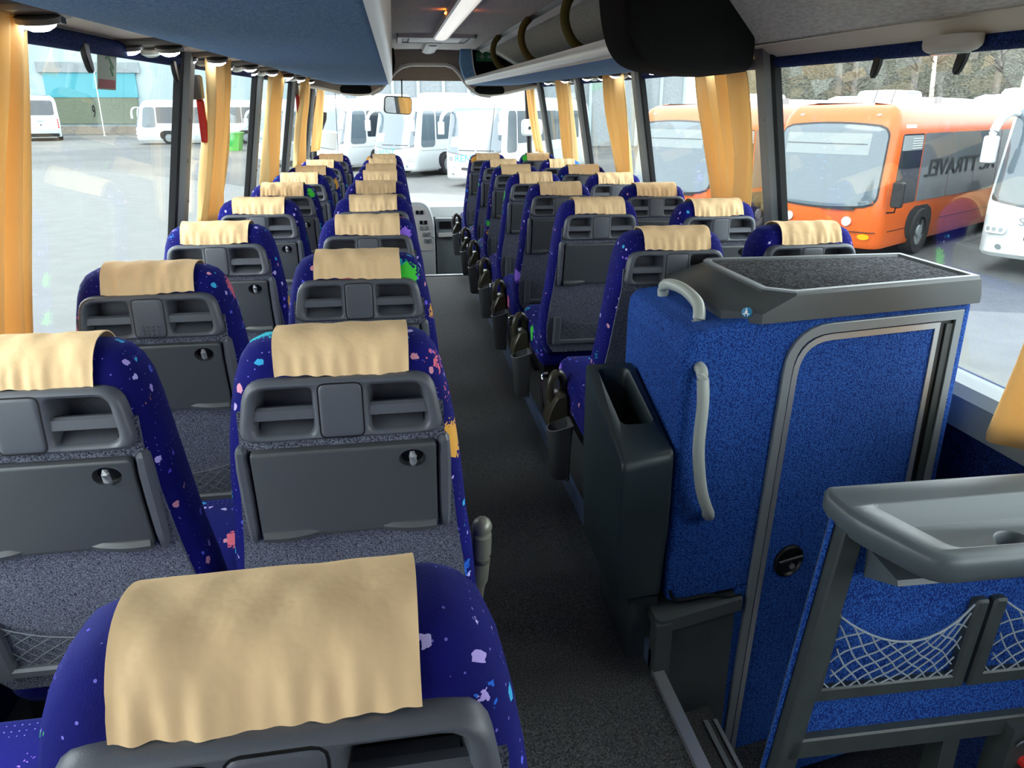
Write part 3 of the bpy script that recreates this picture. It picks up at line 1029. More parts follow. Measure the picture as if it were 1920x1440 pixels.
    S['belt_guide'] = m.mesh('belt_guide', 'chrome')
    # upright armrest of the left block (aisle at +x)
    m = MB()
    m.tube(spline([(0.250, 0.15, 0.40), (0.252, 0.11, 0.48), (0.254, 0.08, 0.56), (0.254, 0.06, 0.63), (0.252, 0.048, 0.655)], 4), [0.016] * 4 + [0.021] * 10 + [0.018, 0.012, 0.005], 10)
    S['armrest_up'] = m.mesh('armrest_up', 'silver')
    m = MB()
    m.tube([(0.272, 0.11, 0.49), (0.2735, 0.09, 0.55), (0.273, 0.075, 0.60)], [0.004, 0.006, 0.004], 8)
    S['armrest_inlay'] = m.mesh('armrest_inlay', 'black')
    # litter cup hung beside the aisle seat
    cup = [(-0.335, 0.19), (-0.245, 0.175), (-0.245, 0.275), (-0.335, 0.275)]
    cup = round_poly(cup, [0.045, 0.01, 0.01, 0.045], 5)
    m = MB()
    m.rings([[(u, v, 0.10) for u, v in inset(cup, 0.022)], [(u, v, 0.115) for u, v in inset(cup, 0.014)], [(u, v, 0.30 + 0.03 * (u + 0.335) / 0.09) for u, v in cup],
             [(u, v, 0.306 + 0.03 * (u + 0.335) / 0.09) for u, v in inset(cup, -0.003)], [(u, v, 0.308 + 0.03 * (u + 0.335) / 0.09) for u, v in inset(cup, 0.003)],
             [(u, v, 0.29 + 0.03 * (u + 0.335) / 0.09) for u, v in inset(cup, 0.005)], [(u, v, 0.13) for u, v in inset(cup, 0.02)]])
    S['litter_cup'] = m.mesh('litter_cup', 'cup')
    return S

def cover_mesh(seed, lf=0.0, rt=0.0):
    """cream head cover draped over the crest, wrinkled, with a gathered hem at the rear"""
    rnd = random.Random(seed)
    path = []
    for z in (-0.16, -0.12, -0.085, -0.06):
        path.append((front(z), z, (0, 1, 0)))
    for d, t in reversed(RINGS):
        a, b = rear(-d), front(-d)
        path.append((a + (b - a) * t, -d + 0.002, None))
    path += [(rear(-0.044), -0.044, None), (rear(-0.050), -0.050, None), (rear(-0.0565), -0.0565, None)]
    P0 = [Vector((0, p[0], p[1])) for p in path]
    ac = [0.0]
    for a, b in zip(P0, P0[1:]):
        ac.append(ac[-1] + (b - a).length)
    nv = 36
    P = []
    for k in range(nv + 1):
        q = ac[-1] * k / nv
        y = interp(list(zip(ac, [p.y for p in P0])), q)
        z = interp(list(zip(ac, [p.z for p in P0])), q)
        P.append(Vector((0, y, z)))
    for _ in range(3):
        P = [P[0]] + [(P[k - 1] + 2 * P[k] + P[k + 1]) / 4 for k in range(1, nv)] + [P[-1]]
    nu = 64
    ph = [rnd.uniform(0, 6.28) for _ in range(8)]
    fr = [rnd.uniform(5, 9), rnd.uniform(11, 17), rnd.uniform(24, 34)]
    slope = rnd.choice((-1, 1)) * rnd.uniform(0.3, 0.7)
    vs_ = []
    for lay in (0, 1):
        for j in range(nv + 1):
            t = (P[min(j + 1, nv)] - P[max(j - 1, 0)]).normalized()
            nrm = Vector((0, t.z, -t.y))
            v = j / nv
            for i in range(nu + 1):
                u = i / nu
                w = 0.108 + 0.0015 * sin(v * 9 + ph[0])
                x = -w + lf + (2 * w + rt - lf) * u
                e = max(0.0, min(1.0, (v - 0.45) / 0.4))
                fold = sin(fr[0] * u * 2.2 + slope * 16 * v + ph[1]) + 0.7 * sin(fr[1] * u * 1.6 + slope * 30 * v + ph[2]) + 0.5 * sin(fr[2] * u - slope * 22 * v + ph[7])
                wr = 0.0017 * e * fold
                hem = max(0.0, (v - 0.9) / 0.1)
                gather = sin(fr[2] * u * 2.3 + ph[3]) + 0.6 * sin(fr[1] * u * 4.1 + ph[5])
                wr += 0.0011 * max(0.0, min(1.0, (v - 0.88) / 0.05)) * gather
                if 0.895 < v < 0.93:
                    wr -= 0.0016
                d = 0.0035 + 0.0048 * e + wr + (0.0022 if lay else 0)
                drop = 0.003 * hem * sin(5 * u + ph[4]) + 0.0012 * hem * sin(40 * u + ph[6])
                p = P[j] + nrm * max(0.0015 + (0.0022 if lay else 0), d)
                vs_.append((x, p.y, HS + p.z + drop))
    n1 = (nv + 1) * (nu + 1)
    W = nu + 1
    fs = []
    for j in range(nv):
        for i in range(nu):
            a = j * W + i
            fs.append((a, a + 1, a + W + 1, a + W))
            fs.append((n1 + a, n1 + a + W, n1 + a + W + 1, n1 + a + 1))
    for j in range(nv):
        for c in (0, nu):
            a = j * W + c
            fs.append((a, a + W, n1 + a + W, n1 + a))
    for i in range(nu):
        for j in (0, nv):
            a = j * W + i
            fs.append((a, a + 1, n1 + a + 1, n1 + a))
    m = MB()
    m.v, m.f = vs_, fs
    return m.mesh('head_cover', 'cover', angle=70)

SM = seat_meshes()
COVERS = [cover_mesh(11 + 5 * i, lf=random.Random(i).uniform(-0.006, 0.006), rt=random.Random(i + 50).uniform(-0.006, 0.006)) for i in range(5)]
mbm = MB()
for r in range(3):
    for c in range(4):
        mbm.lathe([(0.0, 0.0018), (0.0016, 0.0012), (0.0022, 0.0)], 8, mp=lambda x, y, z, r=r, c=c: (-0.0165 + 0.011 * c + x, rear(-0.13 - 0.009 * r) - 0.0295 - z, HS - 0.13 - 0.009 * r + y))
FLAP_DOTS = mbm.mesh('flap_dots', 'plastic')

def seat(x, y, label, group, side, aisle, cover, table=True, nets=True, dots=False, rz=0.0, dz=0.0, recline=0.0):
    t = thing('coach_seat', label, 'seat', (x, y, fz(y) + POD + dz), rz, group)
    link('backrest', SM['backrest'], t)
    link('felt_back', SM['felt_back'], t)
    p = link('storage_panel', SM['storage_panel'], t)
    link('pocket_bar', SM['pocket_bar'], p)
    b = link('pocket_bar', SM['pocket_bar'], p)
    b.location.x = 0.185
    f = link('flap', SM['flap'], p)
    link('flap_gap', SM['flap_gap'], p)
    if dots:
        link('flap_dots', FLAP_DOTS, p)
    if table:
        ft = link('fold_table', SM['fold_table'], t)
        link('table_lip', SM['table_lip'], ft)
        l2 = link('table_lip', SM['table_lip'], ft)
        l2.scale = (-1, 1, 1)
        link('latch_recess', SM['latch_recess'], ft)
        link('latch_knob', SM['latch_knob'], ft)
        link('table_arm', SM['table_arm'], t)
        a2 = link('table_arm', SM['table_arm'], t)
        a2.scale = (-1, 1, 1)
    if nets:
        n = link('net_pocket', SM['pocket_frame'], t)
        link('net', SM['net'], n)
    c = link('head_cover', COVERS[cover % len(COVERS)], t)
    c['label'] = 'cream cloth head cover'
    if recline:
        pv = Vector((0, 0.08, 0.44))
        rot = Matrix.Rotation(recline, 4, 'X')
        for ch in t.children:
            ch.matrix_local = Matrix.Translation(pv) @ rot @ Matrix.Translation(-pv) @ ch.matrix_basis
    link('cushion', SM['cushion'], t)
    link('seat_base', SM['seat_base'], t)
    if aisle and side > 0:
        link('armrest_bracket', SM['armrest_bracket'], t)
        link('armrest_loop', SM['armrest_loop'], t)
        link('belt_guide', SM['belt_guide'], t)
        link('litter_cup', SM['litter_cup'], t)
    if aisle and side < 0 and 1.2 < y < 1.5:
        a = link('armrest', SM['armrest_up'], t)
        link('armrest_inlay', SM['armrest_inlay'], a)
    return t

LROW = [0.575, 1.34, 2.135, 2.92, 3.66, 4.48, 5.33, 6.06, 6.85, 7.65]
for i, y in enumerate(LROW):
    lab = 'blue splash-patterned seat with cream head cover, left aisle seat, %s row from camera' % ords[i]
    if i == 0:
        lab = 'nearest blue coach seat with cream head cover at the bottom of the view'
    seat(-0.112 + (0.004 if i == 0 else 0), y, lab, 'seats of the left aisle column', -1, True, i + 1, dz=(-0.010 if i == 0 else 0), rz=radians((2.2, 1.6)[i] if i < 2 else 0))
for i, y in enumerate(LROW):
    dy_ = [0, 0.0, -0.11, -0.13, -0.04, -0.06, -0.14, -0.16, -0.15, 0.1][i]
    lab = 'blue splash-patterned seat with cream head cover, left window seat, %s row from camera' % ords[i]
    seat(-0.602, y + dy_, lab, 'seats of the left window column', -1, False, i + 3, dots=(i == 2), rz=radians(1.2 if i < 3 else 0))
RROW = [2.45, 3.40, 4.24, 5.02, 5.82, 6.58, 7.63]
for i, y in enumerate(RROW):
    lab = 'blue seat with cream head cover, right aisle seat, %s row beyond the cabinet' % ords[i]
    seat(0.858, y, lab, 'seats of the right aisle column', 1, True, i + 2, table=(i > 0), nets=(i > 0))
for i, y in enumerate([2.50, 3.26, 4.11, 4.88, 5.75, 6.52, 7.61]):
    lab = 'blue seat with cream head cover, right window seat, %s row beyond the cabinet' % ords[i]
    seat(1.337, y, lab, 'seats of the right window column', 1, False, i)

# ------------------------------------------------------------------ toilet cabinet beside the stairwell
CF = lambda x: 1.765 + 0.19 * (x - 0.69)        # front face of the cabinet runs slightly forward to the right
cab = thing('toilet_cabinet', 'big blue upholstered toilet cabinet with grey top by the stairwell', 'cabinet', (1.1, 2.05, POD))
cab_o = Vector((1.1, 2.05, POD))
def cabp(mbx):
    mbx.v = [(x - cab_o.x, y - cab_o.y, z - cab_o.z) for x, y, z in mbx.v]
    return mbx
# body: lower part wide, shoulder slopes in to the top
def ring(xl, inset_f, z, xr=1.60, yb=2.285, ch=0.03):
    pts = [(xl, CF(xl) + inset_f), (xr, CF(xr) + inset_f), (xr, yb), (xl, yb)]
    return [(u, v, z) for u, v in round_poly(pts, [ch, 0.01, 0.01, ch], 4)]
m = MB()
m.rings([ring(0.70, 0.0, 0.19), ring(0.69, 0.0, 0.30), ring(0.69, 0.0, 0.90), ring(0.695, 0.0, 0.955), ring(0.715, 0.0, 0.975), ring(0.80, 0.012, 0.985), ring(0.88, 0.012, 1.0)])
obj('cabinet_body', cabp(m), 'weave', cab, angle=50)
# top shell with rim and recess for the mat
xl, xr = 0.925, 1.605
fl = lambda x: CF(x) - 0.012
top_out = [(xl + 0.07, fl(xl + 0.07)), (xr, fl(xr)), (xr, 2.30), (xl + 0.02, 2.30), (xl - 0.005, 2.27), (xl, fl(xl) + 0.07)]
def topmap(u, v, t):
    return (u, v, t)
m = MB()
low_out = [(0.90, fl(0.90) - 0.0), (xr + 0.006, fl(xr) - 0.004), (xr + 0.006, 2.305), (0.82, 2.305), (0.815, 2.25), (0.815, fl(0.815) + 0.075)]
rim = inset(top_out, 0.012)
mat_poly = inset(top_out, 0.030)
m.rings([[(u, v, 0.985) for u, v in low_out], [(u, v, 1.010) for u, v in low_out], [(u, v, 1.052) for u, v in top_out], [(u, v, 1.060) for u, v in inset(top_out, 0.006)],
         [(u, v, 1.060) for u, v in inset(top_out, 0.022)], [(u, v, 1.050) for u, v in mat_poly]], True, True)
obj('cabinet_top', cabp(m), 'cabtop', cab, angle=30)
m = MB().slab(inset(top_out, 0.031), [(0, 1.046), (0, 1.055), (0.004, 1.057)], lambda u, v, t: (u, v, t))
obj('top_mat', cabp(m), 'mat', cab)
# aluminium rim line round the top
m = MB()
m.plate(inset(top_out, 0.004), [inset(top_out, 0.020)], [(0, 1.0625), (0, 1.056)], [(0, 1.0625), (0, 1.056)], lambda u, v, t: (u, v, t), floors=False, back=False)
obj('top_rim', cabp(m), 'alu_dull', cab)
# door frame, door leaf
def fmap(x, z, d):                              # on the front face; d proud of it
    return (x, CF(x) - d, z)
frame_o = round_poly([(0.925, -0.52), (1.568, -0.52), (1.568, 0.968), (0.99, 0.968)], [0.10, 0.0, 0.0, 0.13], 7)
frame_o = [(x, z) for x, z in frame_o]
frame_i = inset(frame_o, 0.026)
m = MB().plate(frame_o, [frame_i], [(0.002, 0.012), (0, 0.010), (0, -0.004)], [(0, 0.012), (0, -0.004)], fmap, floors=False, back=False)
fr_o = obj('door_frame', cabp(m), 'alu_dull', cab, smooth=False)
door_o = round_poly([(0.957, -0.49), (1.49, -0.49), (1.49, 0.938), (1.018, 0.938)], [0.08, 0.0, 0.0, 0.11], 7)
m = MB().slab(door_o, [(0, -0.004), (0, 0.004), (0.002, 0.006)], fmap)
door = obj('door_leaf', cabp(m), 'weave', cab)
m = MB().plate(door_o, [inset(door_o, 0.017)], [(0, 0.010), (0, 0.0)], [(0, 0.010), (0, 0.005)], fmap, floors=False, back=False)
obj('door_edge', cabp(m), 'alu', door, smooth=False)
m = MB().slab([(1.49, -0.40), (1.545, -0.40), (1.545, 0.945), (1.49, 0.945)], [(0, -0.004), (0, 0.002)], fmap)
obj('door_gap', cabp(m), 'black', cab, smooth=False)
m = MB().slab([(1.515, -0.40), (1.545, -0.40), (1.545, 0.93), (1.515, 0.93)], [(0, -0.004), (0, 0.007)], fmap)
obj('hinge_strip', cabp(m), 'steel', cab, smooth=False)
# front below the cabinet, the door runs down into the stairwell
m = MB()
m.rings([[(0.92, CF(0.92) - 0.0, -0.6), (1.62, CF(1.62), -0.6), (1.62, 2.3, -0.6), (0.92, 2.3, -0.6)], [(0.92, CF(0.92), 0.2), (1.62, CF(1.62), 0.2), (1.62, 2.3, 0.2), (0.92, 2.3, 0.2)]])
obj('lower_body', cabp(m), 'weave', cab, smooth=False)
m = MB().slab(ellipse(1.085, 0.25, 0.05, 0.052, 24), [(0, 0.0), (0, 0.012), (0.006, 0.016), (0.012, 0.010)], fmap)
lk = obj('lock_rosette', cabp(m), 'black', door)
m = MB().tube([fmap(1.045, 0.256, 0.020), fmap(1.125, 0.263, 0.020)], [0.006, 0.006], 8)
obj('lock_handle', cabp(m), 'black', door)
m = MB().slab(ellipse(1.097, 0.232, 0.009, 0.009, 12), [(0, 0.010), (0, 0.016)], fmap)
obj('lock_cylinder', cabp(m), 'alu_dull', door)
# seat belt sticker on the corner of the top
n_top = Vector((0.875 - 0.84, fl(0.875) - (fl(0.815) + 0.075), 0))
def stk(u, v, d):                               # on the chamfered corner of the top rim
    a = Vector((0.8575, (fl(0.90) + fl(0.815) + 0.075) / 2, 1.002))
    ax = (Vector((0.90, fl(0.90), 0)) - Vector((0.815, fl(0.815) + 0.075, 0))).normalized()
    nn = Vector((ax.y, -ax.x, 0.15)).normalized()
    up = nn.cross(ax).normalized() * -1 if nn.cross(ax).z < 0 else nn.cross(ax).normalized()
    p = a + ax * u + up * v + nn * d
    return (p.x, p.y, p.z)
m = MB().slab(ellipse(0.012, 0.010, 0.013, 0.013, 24), [(0, -0.004), (0, 0.004), (0.001, 0.0045)], stk)
sb = obj('belt_sticker', cabp(m), 'signblue', cab)
m = MB()
m.slab(ellipse(0.011, 0.0185, 0.0022, 0.0022, 10), [(0, 0.004), (0, 0.0054)], stk)
m.slab([(0.007, 0.007), (0.014, 0.006), (0.0135, 0.015), (0.009, 0.015)], [(0, 0.004), (0, 0.0054)], stk)
m.slab([(0.004, 0.003), (0.008, 0.006), (0.0065, 0.0075), (0.002, 0.005)], [(0, 0.004), (0, 0.0054)], stk)
m.slab([(0.014, 0.006), (0.019, 0.004), (0.0205, 0.006), (0.015, 0.0085)], [(0, 0.004), (0, 0.0054)], stk)
m.slab([(0.0085, 0.0), (0.010, 0.006), (0.0085, 0.006), (0.0065, 0.0)], [(0, 0.004), (0, 0.0054)], stk)
m.slab([(0.0145, 0.0), (0.0165, 0.0), (0.0145, 0.006), (0.013, 0.006)], [(0, 0.004), (0, 0.0054)], stk)
obj('belt_pictogram', cabp(m), 'white', sb)
# grab handles
m = MB().tube(spline([(0.765, 2.16, 0.972), (0.762, 2.155, 1.008), (0.765, 2.11, 1.025), (0.775, 2.02, 1.028), (0.775, 1.92, 1.015), (0.765, 1.875, 0.99), (0.758, 1.872, 0.965)], 4), 0.0165, 10)
obj('shoulder_handle', cabp(m), 'grip', cab)
m = MB().tube(spline([(0.735, CF(0.73) + 0.004, 0.885), (0.733, CF(0.73) - 0.028, 0.875), (0.735, CF(0.73) - 0.043, 0.80), (0.733, CF(0.73) - 0.045, 0.68), (0.752, CF(0.75) - 0.045, 0.56), (0.787, CF(0.787) - 0.035, 0.475), (0.798, CF(0.80) + 0.004, 0.455)], 4), 0.0155, 10)
obj('side_handle', cabp(m), 'grip', cab)
# wavy lower edge piping
m = MB().tube(spline([(0.70, CF(0.70) - 0.004, 0.23), (0.715, CF(0.72) - 0.006, 0.20), (0.76, CF(0.76) - 0.006, 0.193), (0.83, CF(0.83) - 0.006, 0.19), (0.90, CF(0.90) - 0.006, 0.165), (0.935, CF(0.935) - 0.006, 0.165)], 4), 0.005, 6)
obj('edge_piping', cabp(m), 'black', cab)

# low grey box under the cabinet front, at the edge of the stairwell
t = thing('step_box', 'low dark grey box under the blue cabinet beside the stairs', 'box', (0.8, 1.9, -0.4))
def rel(mbx, o):
    mbx.v = [(x - o[0], y - o[1], z - o[2]) for x, y, z in mbx.v]
    return mbx
o = (0.8, 1.9, -0.4)
m = MB().rings([[(0.668, 1.725, z), (0.918, CF(0.918) - 0.01, z), (0.918, 2.2, z), (0.668, 2.2, z)] for z in (-0.5, 0.135)])
obj('box_body', rel(m, o), 'lowbox', t, smooth=False)
m = MB()
m.rings([[(u, v, z) for u, v in round_poly([(0.655, 1.712), (0.935, CF(0.935) - 0.025), (0.935, 2.2), (0.655, 2.2)], [0.03, 0.004, 0, 0], 4)] for z in (0.125, 0.165)])
obj('box_lid', rel(m, o), 'cabtop', t, angle=30)
m = MB().rings([[(0.650, 1.708, z), (0.698, 1.715, z), (0.698, 1.76, z), (0.650, 1.76, z)] for z in (-0.02, 0.155)])
obj('corner_post', rel(m, o), 'cabtop', t, smooth=False)

# tall waste bin against the cabinet
o = (0.61, 1.95, POD)
t = thing('waste_bin', 'tall dark teal waste bin with open top beside the aisle', 'bin', o)
bo = [(0.535, 1.735), (0.683, 1.755), (0.683, 2.165), (0.535, 2.165)]
bo = round_poly(bo, 0.016, 3)
def topz(v):
    return 0.775 - 0.25 * max(0, (2.165 - v)) + 0.0
hole = rrect(0.567, 0.655, 1.86, 2.13, 0.02, 3)
m = MB()
def bmap2(u, v, t):
    z = topz(v)
    if v < 1.80:
        z -= 0.6 * (1.80 - v)
    return (u, v, z + t)
m.plate(bo, [hole], [(0.008, 0.004), (0.002, 0.0), (0.0, -0.012), (0.0, -0.02)], [(-0.003, 0.004), (0.0, 0.0), (0.004, -0.03), (0.012, -0.36)], bmap2, back=False)
m.rings([[bmap2(u, v, -0.02) for u, v in bo], [(u, v, 0.45) for u, v in inset(bo, 0.0)], [(0.545 + (u - 0.535) * 0.93, 1.765 + (v - 1.735) * 0.92, 0.21) for u, v in bo]], False, True)
obj('bin_shell', rel(m, o), 'bin', t, angle=35)
m = MB().slab(inset(hole, 0.006), [(0, -0.33), (0, -0.32)], bmap2)
obj('bin_inside', rel(m, o), 'black', t)
m = MB().box(0.60, 0.68, 1.80, 2.12, 0.0, 0.205)
obj('bin_bracket', rel(m, (o[0], o[1], 0)), 'lowbox', t, loc=(0, 0, -POD + fz(1.95)), smooth=False)

# ------------------------------------------------------------------ guard panel with tray behind the stairwell
o = (1.15, 1.2, POD)
t = thing('guard_panel', 'blue guard panel with grey tray and net pockets at the stairwell', 'guard panel', o)
GX0, GX1 = 0.815, 1.66
def gmap(u, v, d):                              # u: X at height, v: z; leans slightly
    lean = 0.135 * (0.745 - v)
    return (u - (0.135 * (0.745 - v) if u < 1.2 else 0), 1.215 - d + 0.02 * (v - 0.5), v)
def grel(mm):
    return rel(mm, o)
m = MB().slab([(0.83, 0.20), (GX1, 0.20), (GX1, 0.735), (0.83, 0.735)], [(0, -0.02), (0, 0.004)], gmap)
obj('panel_board', grel(m), 'weave', t, smooth=False)
for nm, poly in (('frame_post', [(0.815, 0.02), (0.862, 0.02), (0.862, 0.775), (0.815, 0.775)]), ('frame_rail', [(0.83, 0.195), (GX1, 0.195), (GX1, 0.245), (0.83, 0.245)])):
    m = MB().slab(poly, [(0, -0.03), (0, 0.022), (0.004, 0.026)], gmap)
    obj(nm, grel(m), 'steel', t, smooth=False)
m = MB().tube([gmap(0.81, v, -0.01) for v in (0.1, 0.4, 0.76)], 0.006, 6)
obj('edge_trim', grel(m), 'weave', t)
# tray
tr_o = round_poly([(0.80, 1.25), (0.812, 1.18), (0.895, 1.035), (1.70, 1.035), (1.70, 1.28), (0.812, 1.28)], [0.03, 0.04, 0.05, 0.02, 0.02, 0.03], 5)
tr_h = round_poly([(0.872, 1.205), (0.945, 1.068), (1.65, 1.068), (1.65, 1.205)], [0.012, 0.02, 0.012, 0.012], 4)
def tmap(u, v, t_):
    return (u, v, 0.775 + t_ + 0.12 * (v - 1.2))
m = MB()
m.plate(tr_o, [tr_h], [(0.014, 0.012), (0.005, 0.009), (0.0, 0.001), (0.0, -0.026), (0.014, -0.048)], [(-0.004, 0.012), (0.0, 0.009), (0.008, -0.035), (0.012, -0.038)], tmap, floors=False, back=False)
cupc = ellipse(1.125, 1.125, 0.040, 0.040, 24)
inner = inset(tr_h, 0.012)
tris = tessellate_polygon([[Vector((u, v, 0)) for u, v in r] for r in (inner, cupc)])
m.add([tmap(u, v, -0.038) for u, v in inner + cupc], [tuple(q) for q in tris])
m.rings([[tmap(u, v, -0.038) for u, v in cupc], [tmap(u, v, -0.041) for u, v in inset(cupc, 0.003)], [tmap(u, v, -0.072) for u, v in inset(cupc, 0.008)]], False, True)
obj('tray', grel(m), 'tray', t, angle=40)
m = MB()
m.rings([[(x, y, z) for y, z in ((1.205, 0.695), (1.105, 0.684), (1.10, 0.674), (1.20, 0.63))] for x in (0.875, 1.66)])
obj('tray_bracket', grel(m), 'tray', t, smooth=False)
# net pockets
def net_pocket(x0, x1):
    m = MB()
    fo = [(x0, 0.335), (x1, 0.335), (x1 + 0.0, 0.555), (x0 + 0.0, 0.555)]
    sh = lambda u, v, d: gmap(u, v, d) if u < 1.2 else gmap(u, v, d)
    def nm_(u, v, d):
        return (u - 0.11 * (0.745 - v), 1.215 - d + 0.02 * (v - 0.5), v)
    for a, b in ((x0, x0 + 0.032), (x1 - 0.032, x1)):
        m.slab(round_poly([(a, 0.335), (b, 0.335), (b, 0.55), (a, 0.55)], 0.008, 2), [(0, 0.0), (0, 0.018), (0.005, 0.023)], nm_)
    m.slab(rrect(x0 + 0.01, x1 - 0.01, 0.335, 0.368, 0.006, 2), [(0, 0.0), (0, 0.017), (0.004, 0.021)], nm_)
    fo_ = obj('net_frame', grel(m), 'steel', t)
    n = MB()
    xm, wv = (x0 + x1) / 2, (x1 - x0) / 2 - 0.03
    def q(u, v):
        sag = 0.052 * (1 - u * u)
        z = 0.362 + v * (0.178 - sag)
        p = nm_(xm + u * wv, z, 0.016 + 0.03 * v * (1 - u * u))
        return p
    n.tube([q(-1 + 2 * k / 14, 1.0) for k in range(15)], 0.0026, 5, cap=False)
    nx = 8
    for i in range(-4, nx):
        for sg in (1, -1):
            pts = []
            for k in range(11):
                v = k / 10
                u = -1 + 2 * (i + 0.5) / nx + 0.95 * v + 0.02 * sin(k * 1.3 + i * 1.7)
                u *= sg
                if -1 <= u <= 1:
                    pts.append((u, v))
            if len(pts) > 1:
                n.tube([q(*p) for p in pts], 0.0019, 5, cap=False)
    obj('net', grel(n), 'netgrey', fo_)
net_pocket(0.832, 1.19)
net_pocket(1.20, 1.56)
# leg of the panel with the red release button under it
m = MB().box(1.13, 1.17, 1.19, 1.24, 0.0, 0.2)
obj('foot', rel(m, o), 'steel', t, loc=(0, 0, 0), smooth=False)
o2 = (1.30, 1.19, POD)
t2 = thing('release_lever', 'dark bracket with red release button under the guard panel', 'lever', o2)
m = MB().rings([[(u, y, w) for u, w in ((-0.04, 0.0), (0.05, 0.0), (0.03, 0.17), (-0.03, 0.17))] for y in (-0.03, 0.03)])
obj('bracket', m, 'steel', t2, smooth=False)
m = MB().lathe([(0.0, -0.05), (0.012, -0.048), (0.015, -0.03), (0.013, -0.02)], 12, axis='y')
obj('red_button', m, 'red', t2, (0.012, 0, 0.08))
m = MB().tube(spline([(-0.02, -0.034, 0.13), (-0.01, -0.04, 0.15), (0.005, -0.036, 0.15), (0.008, -0.033, 0.135)], 4), 0.003, 6)
obj('hook_wire', m, 'chrome', t2)

# ------------------------------------------------------------------ curtains
def curtain(side, y0, y1, zb, label, folds=4, amp=0.028, yb0=None, yb1=None, inward=0.085, seed=0, mid=None, zb1=None):
    rnd = random.Random(seed)
    yb0 = y0 if yb0 is None else yb0
    yb1 = y1 if yb1 is None else yb1
    zb1 = zb if zb1 is None else zb1
    ph = [rnd.uniform(0, 6.28) for _ in range(5)]
    yc = (y0 + y1) / 2
    zt = 1.69 + zo(yc)
    zmid = (zt + zb) / 2
    base = wallx(side, zmid, 0)
    t = thing('curtain', label, 'curtain', (base, yc, zb), group='yellow window curtains')
    def fn(u, v):                              # v: 0 top, 1 bottom
        z = zt + (zb + (zb1 - zb) * u - zt) * v
        a = y0 + (yb0 - y0) * v
        b = y1 + (yb1 - y1) * v
        bulge = (mid or 0.0) * sin(pi * v)
        y = a + (b - a) * u + bulge * (u - 0.5) * 2
        fold = amp * (0.55 + 0.45 * v) * (sin(2 * pi * folds * u + ph[0] + 0.7 * sin(3 * v + ph[1])) + 0.35 * sin(2 * pi * (folds * 1.7) * u + ph[2] + v))
        d = inward + fold + 0.01 * sin(4 * v + ph[3])
        x = wallx(side, z, max(0.062, d))
        return (x - base, y - yc + 0.006 * sin(9 * u + 5 * v + ph[4]), z - zb)
    m = MB().grid(fn, 44, 18)
    c = obj('drape', m, 'curtain', t, angle=80)
    so = c.modifiers.new('cloth_thickness', 'SOLIDIFY')
    so.thickness = 0.003
    def fn2(u, v):
        x, y, z = fn(u, 1.0)
        return (x, y, z + 0.03 * (1 - v))
    # header tape at the top
    tape = MB().tube([Vector(fn(k / 10, 0.0)) + Vector((0, 0, 0.004)) for k in range(11)], 0.006, 6)
    obj('header_tape', tape, 'curtain', t)
    return t
curtain(-1, 1.78, 1.98, 0.86, 'orange-yellow curtain at the left edge of the view', 3, seed=1, yb0=1.76, yb1=1.97)
curtain(-1, 3.74, 4.16, 1.00, 'yellow curtain beside the nearest left window pillar', 3, amp=0.05, seed=2, mid=0.03)
curtain(-1, 5.58, 6.12, 1.00, 'yellow curtain at the second visible left window pillar', 3, amp=0.05, seed=3, yb0=5.52, yb1=6.0, mid=0.05)
curtain(-1, 7.36, 8.0, 1.00, 'yellow curtain at the third visible left window pillar', 2.5, amp=0.05, seed=4, mid=0.05)
curtain(-1, 9.1, 9.62, 1.06, 'yellow curtain nearest the windscreen on the left', 2, amp=0.05, seed=5, yb1=9.5, mid=0.05)
curtain(1, 3.47, 4.0, 1.01, 'wide bright yellow curtain in front of the orange bus on the right', 4, amp=0.05, seed=6, yb0=3.55, yb1=3.85, mid=0.05, zb1=1.06)
curtain(1, 5.31, 5.8, 1.03, 'yellow curtain at the second right window pillar', 3, amp=0.03, seed=7, yb0=5.4, yb1=5.75, mid=0.03)
curtain(1, 7.0, 7.55, 1.02, 'yellow curtain at the third right window pillar', 3, amp=0.03, seed=8, yb0=7.1, yb1=7.5)
curtain(1, 8.87, 9.3, 1.04, 'yellow curtain nearest the windscreen on the right', 2, amp=0.025, seed=9, yb0=8.9, yb1=9.2)
curtain(1, 1.36, 1.56, 0.62, 'yellow curtain end hanging at the right edge behind the guard panel', 3, amp=0.025, seed=10, yb0=1.30, yb1=1.84, inward=0.12)

# emergency hammers behind the left curtains
for i, (yy, zz, lab) in enumerate(((3.76, 1.44, 'red emergency hammer in grey holder behind the nearest left curtain'), (7.36, 1.52, 'red emergency hammer on the far left pillar'))):
    t = thing('emergency_hammer', lab, 'hammer', (wallx(-1, zz, 0.06), yy, zz))
    m = MB().slab(rrect(-0.03, 0.035, 0.10, 0.20, 0.012, 3), [(0, 0), (0, 0.03), (0.006, 0.036)], lambda u, v, d: (d, u, v))
    obj('holder', m, 'bezel', t)
    m = MB().slab(rrect(0.004, 0.03, -0.08, 0.10, 0.008, 3), [(0, 0.004), (0, 0.028), (0.005, 0.033)], lambda u, v, d: (d, u, v))
    obj('hammer_handle', m, 'red', t)
